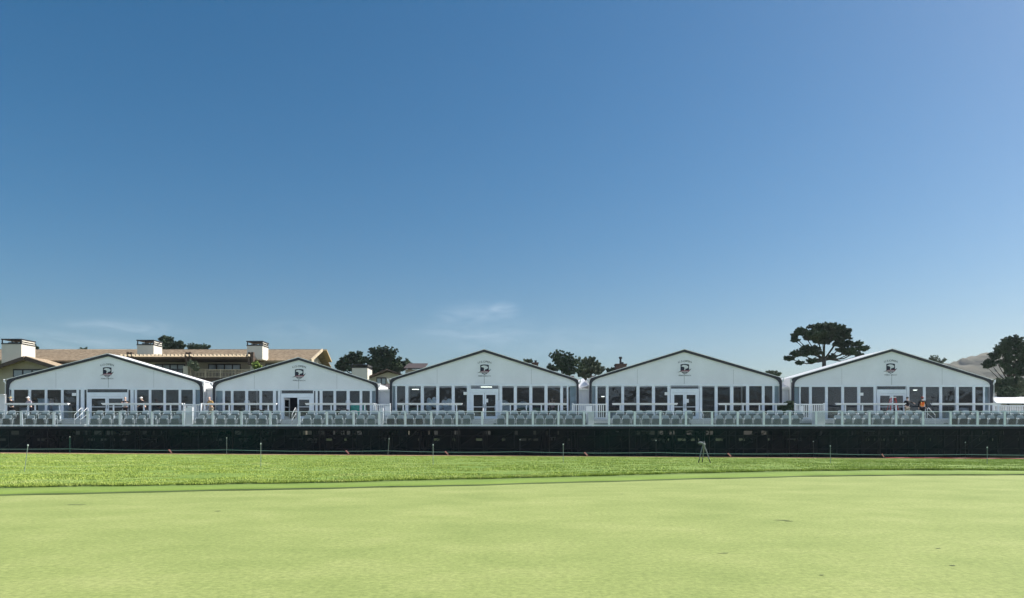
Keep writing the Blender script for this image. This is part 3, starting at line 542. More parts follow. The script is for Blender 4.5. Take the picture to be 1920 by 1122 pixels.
def make_tent(i, d):
    TD = d.get('dep', 10.0); tx = lambda p: X(p, YT); tz = lambda p: Z(p, YT)
    xl, xr = tx(d['xl']), tx(d['xr']); pk = (tx(d['pk'][0]), tz(d['pk'][1])); el, er = tz(d['ey'][0]), tz(d['ey'][1]); zb_ = tz(d['fb'])
    root = thing('event_tent', ((xl+xr)/2, YT, ZF), d['lab'], 'tent', 'row of five white event tents on the deck')
    t = .185
    # frame: outer and inner outlines, rounded at the eaves
    sl = (pk[1]-el)/(pk[0]-xl); sr = (pk[1]-er)/(xr-pk[0])
    out = [(xl, ZF), (xl, el-.5)]+bez((xl, el-.35), (xl, el), (xl+.3, el+.3*sl), 5)+[(pk[0]-.3, pk[1]-.3*sl), pk, (pk[0]+.3, pk[1]-.3*sr)]+bez((xr-.3, er+.3*sr), (xr, er), (xr, er-.35), 5)+[(xr, er-.5), (xr, ZF)]
    inn = [(xl+t, ZF), (xl+t, el-.6)]+bez((xl+t, zb_+.02), (xl+t, el-t*.7), (xl+t+.75, el+(t+.75)*sl-t*1.04), 5)+[(pk[0]-.3, pk[1]-.3*sl-t*1.02), (pk[0], pk[1]-t*1.05), (pk[0]+.3, pk[1]-.3*sr-t*1.02)]+bez((xr-t-.75, er+(t+.75)*sr-t*1.04), (xr-t, er-t*.7), (xr-t, zb_+.02), 5)+[(xr-t, er-.6), (xr-t, ZF)]
    inn[1] = (xl+t, min(zb_-.01, el-.6)); inn[-2] = (xr-t, min(zb_-.01, er-.6))
    fr = MB(); n = len(out)
    for j in range(n-1):
        q = [out[j], out[j+1], inn[j+1], inn[j]]; k0 = len(fr.v)
        fr.v += [(a, YT-.10, b) for a, b in q]+[(a, YT+.12, b) for a, b in q]
        fr.f += [(k0, k0+1, k0+2, k0+3), (k0+7, k0+6, k0+5, k0+4), (k0, k0+4, k0+5, k0+1), (k0+2, k0+6, k0+7, k0+3)]
    fr.build('tent_frame', M['frame'], root)
    # fabric gable
    top = [p for p in inn[2:-2]]
    gp = [(xl+t, zb_)]+top+[(xr-t, zb_)]
    MB().prism(gp, YT+.01, YT+.05).build('gable_fabric', M['fabric'], root)
    MB().box(pk[0]-.012, pk[0]+.012, YT+.004, YT+.009, zb_+.05, zb_+.9).build('fabric_seam', M['straps'], root)
    for fx in (.25, .75):
        c = xl+(xr-xl)*fx; zt = pk[1]-abs(c-pk[0])*sl-.4; MB().box(c-.006, c+.006, YT+.006, YT+.009, zb_+.05, zt).build('fabric_seam', M['straps'], root)
    emblem(d['em'][0], d['em'][1], YT+.003, root)
    # roof membrane, real depth
    r_ = MB()
    for s_, xe, ze_ in ((sl, xl-.06, el), (-sr, xr+.06, er)):
        a = (xe, ze_+.03 - (.06*sl if s_ > 0 else .06*sr)); b = (pk[0], pk[1]+.05)
        nst = 8
        for j in range(nst):
            y0, y1 = YT-.14+(TD+.2)*j/nst, YT-.14+(TD+.2)*(j+1)/nst
            for q in range(4):
                t0, t1 = q/4, (q+1)/4; P = lambda t_, y, dz: (a[0]+(b[0]-a[0])*t_, y, a[1]+(b[1]-a[1])*t_+dz)
                m_ = (y0+y1)/2; sag = -.05*math.sin(math.pi*(t0+t1)/2)
                r_.add([P(t0, y0, 0), P(t1, y0, 0), P(t1, m_, sag), P(t0, m_, sag if 0 < q else 0)], [(0,1,2,3)]); r_.add([P(t0, m_, sag if 0 < q else 0), P(t1, m_, sag), P(t1, y1, 0), P(t0, y1, 0)], [(0,1,2,3)])
        r_.add([(a[0], YT-.14, a[1]), (b[0], YT-.14, b[1]), (b[0], YT-.14, b[1]-.05), (a[0], YT-.14, a[1]-.05)], [(0,1,2,3)])
    r_.build('roof_membrane', M['roof'], root)
    w = MB().box(xl+.02, xl+.08, YT+.13, YT+TD, ZF, el).box(xr-.08, xr-.02, YT+.13, YT+TD, ZF, er); w.build('side_wall', M['roof'], root)
    # added dark sheets painting in the dimness inside, floor, ceiling
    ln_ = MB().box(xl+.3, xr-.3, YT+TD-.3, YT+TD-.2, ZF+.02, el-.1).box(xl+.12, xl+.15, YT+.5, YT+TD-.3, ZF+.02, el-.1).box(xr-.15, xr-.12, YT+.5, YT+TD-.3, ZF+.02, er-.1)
    ln_.build('interior_shade_sheet', M['inshade'], root)
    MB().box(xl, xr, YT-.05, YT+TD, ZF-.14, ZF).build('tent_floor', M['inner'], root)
    # back wall outside, white
    MB().prism([(xl, ZF), (xr, ZF), (xr, er), (pk[0], pk[1]-.05), (xl, el)], YT+TD-.1, YT+TD-.04).build('back_wall', M['roof'], root)
    # glazing
    MB().box(xl+t, xr-t, YT-.02, YT+.009, zb_-.07, zb_+.03).build('header_rail', M['alu'], root)
    edges = d['mull']; W_ = []
    for a, b in edges: MB().box(tx(a), tx(b), YT-.03, YT+.07, ZF, zb_-.07).build('window_post', M['alu'], root)
    prev = tx(d['xl'])+t
    spans = []
    allp = sorted(edges+[d['door']]); 
    for a, b in allp: spans.append((prev, tx(a))); prev = tx(b)
    spans.append((prev, xr-t))
    for j, (a, b) in enumerate(spans):
        if b-a < .06: continue
        wf = MB().box(a, b, YT, YT+.04, ZF, ZF+.1).box(a, b, YT, YT+.04, zb_-.12, zb_-.07).box(a, a+.03, YT, YT+.04, ZF+.1, zb_-.12).box(b-.03, b, YT, YT+.04, ZF+.1, zb_-.12).build('window', M['alu'], root)
        MB().box(a+.03, b-.03, YT+.015, YT+.022, ZF+.1, zb_-.12).build('pane', M['glass'], wf)
        if (j in (0, len(spans)-1)) or (i in (0, 1) and j in (6-1,)):
            cu = MB(); nn = 10; w_ = min(b-a, .5)
            x0 = a+.02 if j < 3 else b-w_-.02 if j > 8 else a+.02
            pts = [(x0+w_*q/nn, YT+.18+(.04 if q % 2 else 0)) for q in range(nn+1)]
            cu.add([(x, y, ZF+.03) for x, y in pts]+[(x, y, zb_-.05) for x, y in pts], [(q, q+1, q+nn+2, q+nn+1) for q in range(nn)]); cu.build('curtain', M['curtain'], root)
    # doors
    a, b = tx(d['door'][0]), tx(d['door'][1]); la, lb_ = tx(d['lf'][0]), tx(d['lf'][1]); zt = tz(d['fb']+15.5); zfr = tz(d['fb']+8.5)
    df = MB().box(a, la, YT-.05, YT+.08, ZF, zfr).box(lb_, b, YT-.05, YT+.08, ZF, zfr).box(la, lb_, YT-.05, YT+.08, zt, zfr).build('door_frame', M['alu'], root)
    tr_ = MB().box(a, b, YT-.01, YT+.03, zfr+.0, zfr+.04).box(a, a+.04, YT-.01, YT+.03, zfr+.04, zb_-.07).box(b-.04, b, YT-.01, YT+.03, zfr+.04, zb_-.07).build('transom_window', M['alu'], root)
    MB().box(a+.04, b-.04, YT+.005, YT+.012, zfr+.04, zb_-.07).build('pane', M['glass'], tr_)
    mid = (la+lb_)/2
    for s_, (p0, p1) in enumerate(((la, mid-.01), (mid+.01, lb_))):
        q = .13; dm = MB().box(p0, p0+q, YT-.03, YT+.02, ZF+.02, zt-.01).box(p1-q, p1, YT-.03, YT+.02, ZF+.02, zt-.01).box(p0+q, p1-q, YT-.03, YT+.02, zt-.16, zt-.01).box(p0+q, p1-q, YT-.03, YT+.02, ZF+.02, ZF+.27).box(p0+q, p1-q, YT-.025, YT+.015, ZF+1.0, ZF+1.05)
        pm = MB().box(p0+q, p1-q, YT-.008, YT-.003, ZF+.27, zt-.16); hx_ = p1-.07 if s_ == 0 else p0+.07
        hm = MB().tube([(hx_, YT-.1, ZF+.9), (hx_, YT-.1, ZF+1.25)], .015, 6).tube([(hx_, YT-.1, ZF+.92), (hx_, YT-.02, ZF+.92)], .01, 5)
        if i == 1 and s_ == 0:
            for mm in (dm, pm, hm): mm.rot(R(82), (p0, YT, 0))
        do = dm.build('door', M['alu'], root); pm.build('pane', M['glass'], do); hm.build('handle', M['darkm'], do)
    # eave brackets
    for xe, ze_, sg in ((xl, el, -1), (xr, er, 1)):
        MB().tube([(xe+sg*.02, YT-.05, ze_-.35), (xe+sg*.13, YT-.12, ze_-.15), (xe+sg*.17, YT-.1, ze_+.02)], [.05, .075, .04], 7).build('eave_bracket', M['white'], root)
        if i in (4, 0): MB().tube([(xe+sg*.1, YT-.05, ze_-.15), (xe+sg*.1, YT-.05, ZF)], .03, 6).build('downpipe', M['white'], root)
    return root
for i, d in enumerate(TENTS): make_tent(i, d)
def paper(px, py, w, h, Y, label, m='white'):
    x, z = X(px, YT), Z(py, YT); tag(MB().box(x-w/2, x+w/2, Y-.01, Y, z-h/2, z+h/2).build('paper_sign', M[m]), label, 'sign', 'white paper signs by the tent doors')
for px, py, tn in ((139.5,740,'leftmost'),(873,738,'middle'),(1250,738.5,'second from right'),(1614.5,739.5,'rightmost')): paper(px, py, .34, .24, YT-.04, 'blank white sign on the glazing left of the doors of the %s tent' % tn)
for px, py, tn in ((913,751.5,'middle'),(1289,752,'second from right')): paper(px, py, .2, .3, YT-.012, 'white notice taped inside the right door pane of the %s tent' % tn)
# interior things seen through the glass
def table_lamp(px, Y, label):
    x = X(px, Y); r_ = thing('table_lamp', (x, Y, ZF+.75), label, 'lamp', 'lamps inside the second tent')
    MB().lathe((x, Y, ZF+.75), [(.12, 0), (.12, .03), (.03, .06), (.07, .25), (.03, .45), (.015, .6)], 10).build('lamp_base', M['straps'], r_, True)
    MB().lathe((x, Y, ZF+1.27), [(.31, 0), (.17, .38)], 16).build('lamp_shade', M['shade'], r_, True)
def cloth_table(px0, px1, Y, m, label, hgt=.75, name='covered_table'):
    x0, x1 = X(px0, Y), X(px1, Y); r_ = thing(name, ((x0+x1)/2, Y, ZF), label, 'table')
    n_ = 28; v = []; cx, w = (x0+x1)/2, (x1-x0)/2
    for zz, k_ in ((hgt, .88), (hgt*.6, .93), (0.01, 1.0)):
        for q in range(n_): a = 2*math.pi*q/n_; rr = w*k_*(1+(.05*(1-zz/hgt) if q % 2 else 0)); v.append((cx+rr*math.cos(a), Y+min(w, .5)*rr/w*math.sin(a), ZF+zz))
    f = [tuple(range(n_))]+[(j*n_+q, (j+1)*n_+q, (j+1)*n_+(q+1) % n_, j*n_+(q+1) % n_) for j in range(2) for q in range(n_)]
    MB().add(v, f).build('tablecloth', M[m], r_)
cloth_table(452, 478, 61.6, 'curtain', 'round white clothed table carrying the left lamp inside the second tent'); cloth_table(641, 668, 61.8, 'curtain', 'round white clothed table carrying the right lamp inside the second tent')
table_lamp(463, 61.6, 'white shaded table lamp left of the open door in the second tent'); table_lamp(653, 61.8, 'white shaded table lamp right of the open door in the second tent')
cloth_table(656, 688, 60.6, 'teal', 'bright teal clothed table behind the right windows of the second tent', 1.28)
cloth_table(606, 624, 61.2, 'curtain', 'small white clothed table right of the door inside the second tent', .8)
def boxthing(name, cat, label, px0, px1, Y, z0, z1, d, m, rim=True):
    x0, x1 = X(px0, Y), X(px1, Y); r_ = thing(name, ((x0+x1)/2, Y, z0), label, cat)
    MB().box(x0, x1, Y, Y+d, z0+.08, z1).build('body', M[m], r_, bevel=.02)
    MB().box(x0-.03, x1+.03, Y-.03, Y+d+.03, z1, z1+.04).build('top', M[m], r_)
    f = MB()
    for a in (x0+.05, x1-.11):
        for b in (Y+.05, Y+d-.1): f.box(a, a+.06, b, b+.06, z0, z0+.08)
    f.build('foot', M['darkm'], r_)
boxthing('white_cabinet', 'cabinet', 'tall white cabinet inside the leftmost tent beside the man in a pale cap', 71, 92, 60.9, ZF, ZF+1.7, .6, 'curtain')
boxthing('white_counter', 'counter', 'low white counter inside the leftmost tent left of its doors', 97, 128, 61.2, ZF, ZF+1.15, .6, 'curtain')
boxthing('white_counter', 'counter', 'long low white counter behind the first left windows of the leftmost tent', 30, 52, 61.3, ZF, ZF+1.0, .6, 'curtain')
boxthing('display_case', 'cabinet', 'grey cabinet behind the right windows of the leftmost tent', 288, 355, 61.4, ZF, ZF+.95, .6, 'seatd')
for px, w_, Y_, h_, t_ in ((1150,11,61.5,.75,'behind the first broad window of the tent second from right'),(1210,12,62.5,.75,'two windows left of the doors in the tent second from right'),(1355,12,61.6,.75,'behind the second window right of doors, tent second from right'),(1415,12,62.4,.75,'behind the fourth window right of doors, tent second from right'),
        (1534,12,61.8,.75,'behind the second window of the rightmost tent'),(1594,11,62.6,.75,'behind the fourth window of the rightmost tent'),(1778,12,61.8,.75,'behind the third window right of the doors of the rightmost tent'),(1808,9,62.6,1.05,'behind the fourth window right of the doors of the rightmost tent'),(1008,11,61.8,.75,'behind the third window right of the doors of the middle tent')):
    cloth_table(px-w_, px+w_, Y_, 'curtain', 'white table '+t_, h_)
boxthing('white_crate', 'box', 'white box on the floor behind the middle tent left windows', 832, 847, 60.8, ZF, ZF+1.05, .6, 'curtain')
boxthing('green_bar', 'counter', 'long green topped bar behind the left windows of the middle tent', 744, 795, 61.5, ZF, ZF+1.0, .7, 'stake')
boxthing('green_bar', 'counter', 'green bar counter behind the right windows of the middle tent', 968, 1052, 62, ZF, ZF+1.0, .7, 'stake')
# white draped forms inside the middle tent
for px, py, s_, lb in ((812, 757, .55, 'pile of white wrapped cloth behind the third left window of the middle tent'), (833, 752, .62, 'mounded white wrapped bundle inside the middle tent left of its doors')):
    b_ = MB(); x = X(px, 61.3)
    for q in range(7): b_.ell((x+random.uniform(-.4, .4), 61.3+random.uniform(-.2, .2), ZF+1.0+random.uniform(0, .6)), (s_*random.uniform(.3, .5), .3, s_*random.uniform(.35, .6)), 9, 6)
    b_.box(x-.5, x+.5, 61.1, 61.6, ZF, ZF+.85)
    tag(b_.build('wrapped_bundle', M['shade'], smooth=True), lb, 'bundle')
for px, r0, lb in ((942, .75, 'pale round drum on its side behind the first window right of the middle tent doors'), (981, .62, 'pale arched panel behind the second window right of the middle tent doors')):
    x = X(px, 62.5); b_ = MB(); n_ = 20
    P = [(x+r0*math.cos(2*math.pi*q/n_), ZF+1.05+r0*math.sin(2*math.pi*q/n_)) for q in range(n_)]
    r_ = thing('round_backdrop', (x, 62.5, ZF), lb, 'panel'); MB().prism(P, 62.5, 62.6).build('disc', M['curtain'], r_)
    t_ = MB().tube([(a, 62.45, b) for a, b in P+[P[0]]], .07, 6); t_.build('rim', M['darkm'], r_); MB().box(x-.3, x+.3, 62.4, 62.9, ZF, ZF+.3).build('stand', M['darkm'], r_)
def ceiling_lamp(px, py, Y, label, w=.35):
    x, z = X(px, Y), Z(py, Y); r_ = thing('ceiling_lamp', (x, Y, z), label, 'lamp')
    MB().box(x-w-.04, x+w+.04, Y-.12, Y+.12, z+.02, z+.08).build('fitting', M['white'], r_); MB().box(x-w, x+w, Y-.08, Y+.08, z-.02, z+.018).build('diffuser', M['lit'], r_)
    MB().tube([(x, Y, z+.08), (x, Y, Z(TENTS[2]['fb'], YT)+.16)], .01, 5).build('hanger', M['darkm'], r_)
ceiling_lamp(912, 726, 61.0, 'glowing strip lamp just above the doors of the middle tent', .45); ceiling_lamp(1130.5, 744, 63, 'small bright lamp behind the left windows of the tent second from right', .12)
ceiling_lamp(1716, 732, 62.5, 'small lit lamp above the man in the orange vest', .12); ceiling_lamp(779, 730.5, 63, 'faint strip lamp behind the left windows of the middle tent', .28)

# connecting pieces between tents
def connector(px0, px1, ywall, yback, label, tilt):
    r_ = thing('link_tent', (X((px0+px1)/2, 60.8), 60.8, ZF), label, 'tent', 'narrow white link tents between the large ones')
    Y = 60.8; a, b = X(px0, Y), X(px1, Y); z = Z(ywall, Y); w = MB(); n_ = 8
    for q in range(n_): x0, x1 = a+(b-a)*q/n_, a+(b-a)*(q+1)/n_; w.box(x0, x1-.004, Y+(.015 if q % 2 else 0), Y+.06, ZF-.3, z)
    w.build('wall', M['fabric'], r_)
    zb2 = Z(yback, Y); r2 = MB().slab((a, Y-.1, z+.02), (b, Y-.1, z+.02+tilt), (b, Y+5, zb2+tilt), (a, Y+5, zb2), .05); r2.build('roof_membrane', M['roof'], r_)
    MB().box(a, b, Y-.14, Y-.08, z-.1, z+.03).build('eave_rail', M['white'], r_)
connector(380.5, 399.5, 729, 712, 'white link tent between the leftmost tent and the smallest tent', -.15)
connector(709.5, 731, 732, 727, 'flat grey link panel between the smallest tent and the middle tent', 0)
connector(1085.5, 1105, 730, 708, 'white link tent between the middle tent and its right neighbour', .25)
connector(1466, 1484.5, 729, 699, 'bright white link tent between the two rightmost large tents', .1)
cn = thing('dark_canopy', (X(721, 66), 66, 0), 'small dark canopy roof in the gap right of the smallest tent', 'canopy')
MB().prismx([(65, Z(731, 65)), (65, Z(727, 65)), (68, Z(720, 68)), (68, Z(731, 65))], X(714, 65), X(731, 65)).build('canopy_roof', M['rust'], cn)
MB().box(X(714, 65), X(731, 65), 64.95, 64.998, Z(728, 65), Z(726.6, 65)).build('trim', M['straps'], cn)
MB().box(X(716, 66), X(718, 66), 66, 66.2, 0, Z(731, 65)).box(X(728, 66), X(730, 66), 66, 66.2, 0, Z(731, 65)).build('post', M['wood'], cn)
sd_ = thing('side_tent', (X(-30, 63), 63, 0), 'bright white canvas side tent at the far left picture edge', 'tent')
MB().box(X(-90, 63), X(9, 63), 63, 66, ZF-.1, Z(741, 63)).build('wall', M['roof'], sd_)
MB().slab((X(-90, 63), 62.8, Z(741, 63)), (X(10, 63), 62.8, Z(741, 63)), (X(10, 63), 66, Z(737, 63)), (X(-90, 63), 66, Z(737, 63)), .05).build('roof_membrane', M['roof'], sd_)
lr = thing('low_canopy', (X(1900, 68), 68, 0), 'low white sheet roof right of the rightmost tent below the bushes', 'canopy')
MB().slab((X(1868, 66), 66, Z(757, 66)), (X(2080, 66), 66, Z(760, 66)), (X(2080, 80), 80, Z(745, 80)), (X(1853, 80), 80, Z(745, 80)), .08).build('roof', M['roof'], lr)
for c in (1872, 1960, 2050): MB().tube([(X(c, 67), 67, 0), (X(c, 67), 67, Z(758.5, 66)-.05)], .08, 6).build('post', M['white'], lr)
MB().box(X(1865, 80), X(2080, 80), 80.1, 80.2, 0, Z(746, 80)).build('back_wall', M['chim'], lr)

# ------------------------------------------------------------------ viewing deck
YR = 55.0; ZD = Z(799.5, YR); ZM = ZD+.41; DX0, DX1 = X(-150, YR), X(2080, YR)
deck = thing('viewing_deck', (0, 57.5, ZD), 'long stepped viewing deck carrying the seats in front of all the tents', 'deck')
MB().box(DX0, DX1, YR-.05, 56.45, ZD-.12, ZD).build('front_tier', M['deckw'], deck)
MB().box(DX0, DX1, 56.45, 57.75, ZM-.14, ZM).build('middle_tier', M['deckw'], deck)
MB().box(DX0, DX1, 57.75, YT-.052, ZF-.14, ZF-.004).build('rear_tier', M['deckw'], deck)
MB().box(DX0, DX1, 56.46, 56.49, ZD, ZM-.14).box(DX0, DX1, 57.76, 57.79, ZM, ZF-.14).build('riser_board', M['seatd'], deck)
MB().box(DX0, DX1, YR-.09, YR-.051, ZD-.34, ZD-.02).build('fascia', M['deckf'], deck)
MB().box(DX0, DX1, YT-.04, 70.2, ZF-.34, ZF-.16).build('rear_shade_slab', M['deckw'], deck)  # unseen slab added to keep sunlight off the ground behind the mesh
fr = MB(); x = DX0+1
while x < DX1:
    for y in (56.2, 58.6, 62, 66): fr.tube([(x, y, -.4), (x, y, (ZD if y < 57 else ZF)-.15)], .05, 6)
    for y in (56.2, 58.6): fr.tube([(x, y, .3), (x+2.4, y, ZD-.3)], .03, 5); fr.tube([(x, y, .5), (x+2.4, y, .5)], .03, 5); fr.tube([(x, y, 1.5), (x+2.4, y, 1.5)], .03, 5)
    x += 2.4
fr.build('scaffold_frame', M['steel'], deck)
bs = MB().box(DX0*1.35, DX1*1.35, 70.3, 70.35, -.4, 1.0).box(DX0*1.35, DX1*1.35, 70.3, 70.35, 1.22, 1.58).box(DX0*1.35, DX1*1.35, 70.3, 70.35, 1.95, 2.72)     # skirt along the back, daylight shows through its gaps
for z0_, z1_ in ((1.0, 1.22), (1.58, 1.95)):
    x = DX0*1.35
    while x < DX1*1.35:
        wl = .5+.5*math.sin(x*.47+1)*math.sin(x*.13+.4)
        fill = random.uniform(.3, 5)*(1.1-wl) ; gap = random.uniform(.08, .9)*(1 if wl > .42 and x < 24 else .12)
        bs.box(x, min(x+fill, DX1*1.35), 70.3, 70.35, z0_, z1_); x += fill+gap
bs.build('rear_skirt', M['deckf'], deck)
jj = MB()
for q in range(46):                     # pale jacks, packing timbers and boards stored below
    px = random.choice([random.uniform(80, 420), random.uniform(340, 640), random.uniform(700, 1700), random.uniform(1000, 1500)]); y = random.uniform(56.5, 60); x = X(px, y); z = Z(random.choice([808, 810, 811, 822, 825])+random.uniform(-1.5, 1.5), y); w_ = random.uniform(.1, .9)
    jj.box(x-w_/2, x+w_/2, y, y+.2, z-.04, z+.05)
    if random.random() < .5:
        for _ in range(3): xx_ = x+random.uniform(-w_, w_)*.5; jj.box(xx_-.04, xx_+.04, y-.01, y+.15, z-.22, z-.04)
jj.build('packing_timber', M['roof'], deck)

# glass balustrade
posts = [-83, -22, 40, 101, 165-.5, 225, 285, 344, 399, 453, 507, 561, 613, 663, 711, 760, 808.5, 856.5, 904, 951, 999, 1047, 1095, 1142, 1190, 1238, 1286, 1335, 1383, 1432, 1481, 1530, 1579, 1630, 1680, 1730.5, 1782, 1832.5, 1883.5, 1935, 1987]
rl = thing('glass_balustrade', (0, YR, ZD), 'white framed glass balustrade along the front edge of the whole deck', 'railing')
ZR = Z(771.5, YR)
MB().box(X(-120, YR), X(2010, YR), YR-.04, YR+.04, ZR-.05, ZR).build('top_rail', M['rail'], rl)
MB().box(X(-120, YR), X(2010, YR), YR-.035, YR+.035, ZD+.02, ZD+.11).build('bottom_rail', M['rail'], rl)
w_ = .075
for a, b in zip(posts, posts[1:]):
    x0, x1 = X(a, YR), X(b, YR)
    MB().box(x0-w_, x0+w_, YR-.045, YR+.045, ZD-.12, ZR-.052).build('post', M['rail'], rl)
    MB().box(x0+w_, x1-w_, YR-.006, YR+.006, ZD+.112, ZR-.052).build('glass_panel', M['rglass'], rl)

# dark mesh screen below the deck
sc = thing('screen_fence', (0, 54.8, 0), 'tall dark green mesh windscreen fence hiding the underside of the deck', 'fence')
YS = 54.80; bounds = [-150, 90, 262, 436, 600, 695, 860, 1030, 1180, 1330, 1480, 1650, 1800, 1960, 2080]
for a, b in zip(bounds, bounds[1:]):
    n_ = 24; v = []
    for q in range(n_+1):
        x = X(a, YS)+.02+(X(b, YS)-X(a, YS)-.04)*q/n_; yb_ = .04*math.sin(q*.9+a)
        g0 = float(zg(x, YS))+.06
        for j in range(5): t_ = j/4; v.append((x, YS+yb_*(.3+.7*math.sin(math.pi*t_)), g0+(ZD-.16-g0)*t_))
    MB().add(v, [(q*5+j, (q+1)*5+j, (q+1)*5+j+1, q*5+j+1) for q in range(n_) for j in range(4)]).build('mesh_panel', M['screen'], sc)
    MB().tube([(X(a, YS+.12), YS+.12, -.4), (X(a, YS+.12), YS+.12, ZD-.14)], .045, 7).build('post', M['darkm'], sc)
MB().tube([(DX0, YS+.05, ZD-.16), (DX1, YS+.05, ZD-.16)], .03, 6).build('top_rail', M['darkm'], sc)

# steps up to each tent
def steps(px0, px1, rails, label):
    x0, x1 = X(px0, 56.2), X(px1, 56.2); r_ = thing('deck_steps', ((x0+x1)/2, 56, ZD), label, 'steps', 'light grey steps up to the tent doors')
    n_ = 4; y0, y1 = 55.9, 57.74; hgt = (ZF+.004-ZD)/n_
    for q in range(n_):
        ya = y0+(y1-y0)*q/n_; MB().box(x0, x1, ya, y1 if q == n_-1 else ya+(y1-y0)/n_+.03, ZD+q*hgt+.006, ZD+(q+1)*hgt-.03+.006).build('step', M['deckw'], r_)
        MB().box(x0-.02, x1+.02, ya-.03, ya+.25, ZD+(q+1)*hgt-.022, ZD+(q+1)*hgt+.008).build('tread', M['tread'], r_)
    for rx in rails:
        x = X(rx, 56.4)
        MB().tube([(x, 56.3, ZD+.1), (x, 56.3, ZD+.85), (x, 56.4, ZD+.95), (x, 57.2, ZF+.85), (x, 57.35, ZF+.83), (x, 57.38, ZM)], .018, 7).tube([(x, 56.3, ZD+.5), (x, 57.36, ZF+.42)], .012, 6).build('handrail', M['white'], r_)
steps(113, 162, (141, 152), 'grey steps with two white handrails leading to the leftmost tent'); steps(525, 559, (548,), 'grey steps with one white handrail below the open door')
steps(885, 925, (905,), 'wide grey steps with centre handrail below the middle tent doors'); steps(1297, 1336, (1318,), 'grey steps below the doors of the tent second from right')
steps(1731, 1772, (1752,), 'grey steps beside the man in the orange vest')

# ------------------------------------------------------------------ seats
def rpoly(w, z0, z1, r, top=True):
    P = [(-w, z0), (w, z0)]
    for q in range(7): a = math.pi/2*q/6; P.append((w-r+r*math.cos(a), z1-r+r*math.sin(a)))
    for q in range(7): a = math.pi/2+math.pi/2*q/6; P.append((-w+r+r*math.cos(a), z1-r+r*math.sin(a)))
    return P
def tiltx(mb, a, z): mb.v = [(x, y+(q-z)*math.tan(a), q) for x, y, q in mb.v]; return mb
def make_seat(dark):
    r_ = thing('stadium_seat', (0, 0, 0), 'seat', 'seat')
    b = tiltx(MB().prism(rpoly(.27, .44, .84, .14), .02, .055), R(12), .44); b.build('backrest', M['seatb'] if dark == 2 else M['seatl'], r_, bevel=.008)
    s = tiltx(MB().prism([(x, .70-(z-.02)) for x, z in rpoly(.275, .14, .60, .10)][::-1], -.13, -.07), R(-8), .3); s.build('seat_pan', M['seatb'] if dark else M['seatd'], r_, bevel=.008)
    for sg in (-1, 1):
        MB().tube([(sg*.305, .06, .08), (sg*.305, .06, .52), (sg*.29, -.14, .60), (sg*.29, -.22, .52)], .022, 5).build('arm', M['seatf'], r_)
    MB().box(-.29, .29, -.03, .03, .10, .14).box(-.29, -.25, -.16, .14, 0, .03).box(.25, .29, -.16, .14, 0, .03).box(-.285, -.255, -.02, .02, .03, .10).box(.255, .285, -.02, .02, .03, .10).build('base_bar', M['seatf'], r_)
    return r_
PROTO = {q: make_seat(q) for q in (0, 1, 2)}; used = set()
def put_seat(x, y, z, dark, label, group):
    o = PROTO[dark] if dark not in used else copy_tree(PROTO[dark]); used.add(dark)
    o.location = (x, y, z); o.rotation_euler.z = random.uniform(-.03, .03); o['label'] = label; o['group'] = group
    return o
BL = [(-60, 110, 20, 'left of the first steps from left'), (168, 340, 19.5, 'right of the first steps from left'), (366, 522, 18.5, 'left of the second steps from left'), (566, 706, 18, 'right of the second steps from left'),
      (724, 884, 17, 'left of the middle steps'), (930, 1094, 16.5, 'right of the middle steps'), (1146, 1294, 16.5, 'left of the fourth steps from left'), (1340, 1500, 16.8, 'right of the fourth steps from left'),
      (1562, 1726, 17, 'left of the last steps on the right'), (1778, 1960, 17.2, 'right of the last steps')]
for bi, (a, b, pt, nm) in enumerate(BL):
    n_ = int((b-a)/pt); left = 'left of' in nm
    for q in range(n_):
        px = a+(q+.5)*(b-a)/n_; k_ = (n_-q) if left else q+1
        dk = 0
        if px < 106: dk = 2 if abs(px-30) < 8 or px < 12 else 1
        if 724 < px < 800 or px > 1760: dk = 1
        if px > -15 and px < 1940:
            col_ = 'dark' if dk else 'grey'
            put_seat(X(px, 55.75), 55.75, ZD, dk, '%s seat, front row, %s seat %s' % (col_, ORD[min(k_-1, 13)], nm), 'front row of tip-up seats behind the glass')
            if not (1770 > px > 1745):
                px2 = px+7 if px+7 < b else px
                put_seat(X(px2, 57.15), 57.15, ZM, 0, 'grey seat, rear row, %s seat %s' % (ORD[min(k_-1, 13)], nm), 'rear row of tip-up seats')

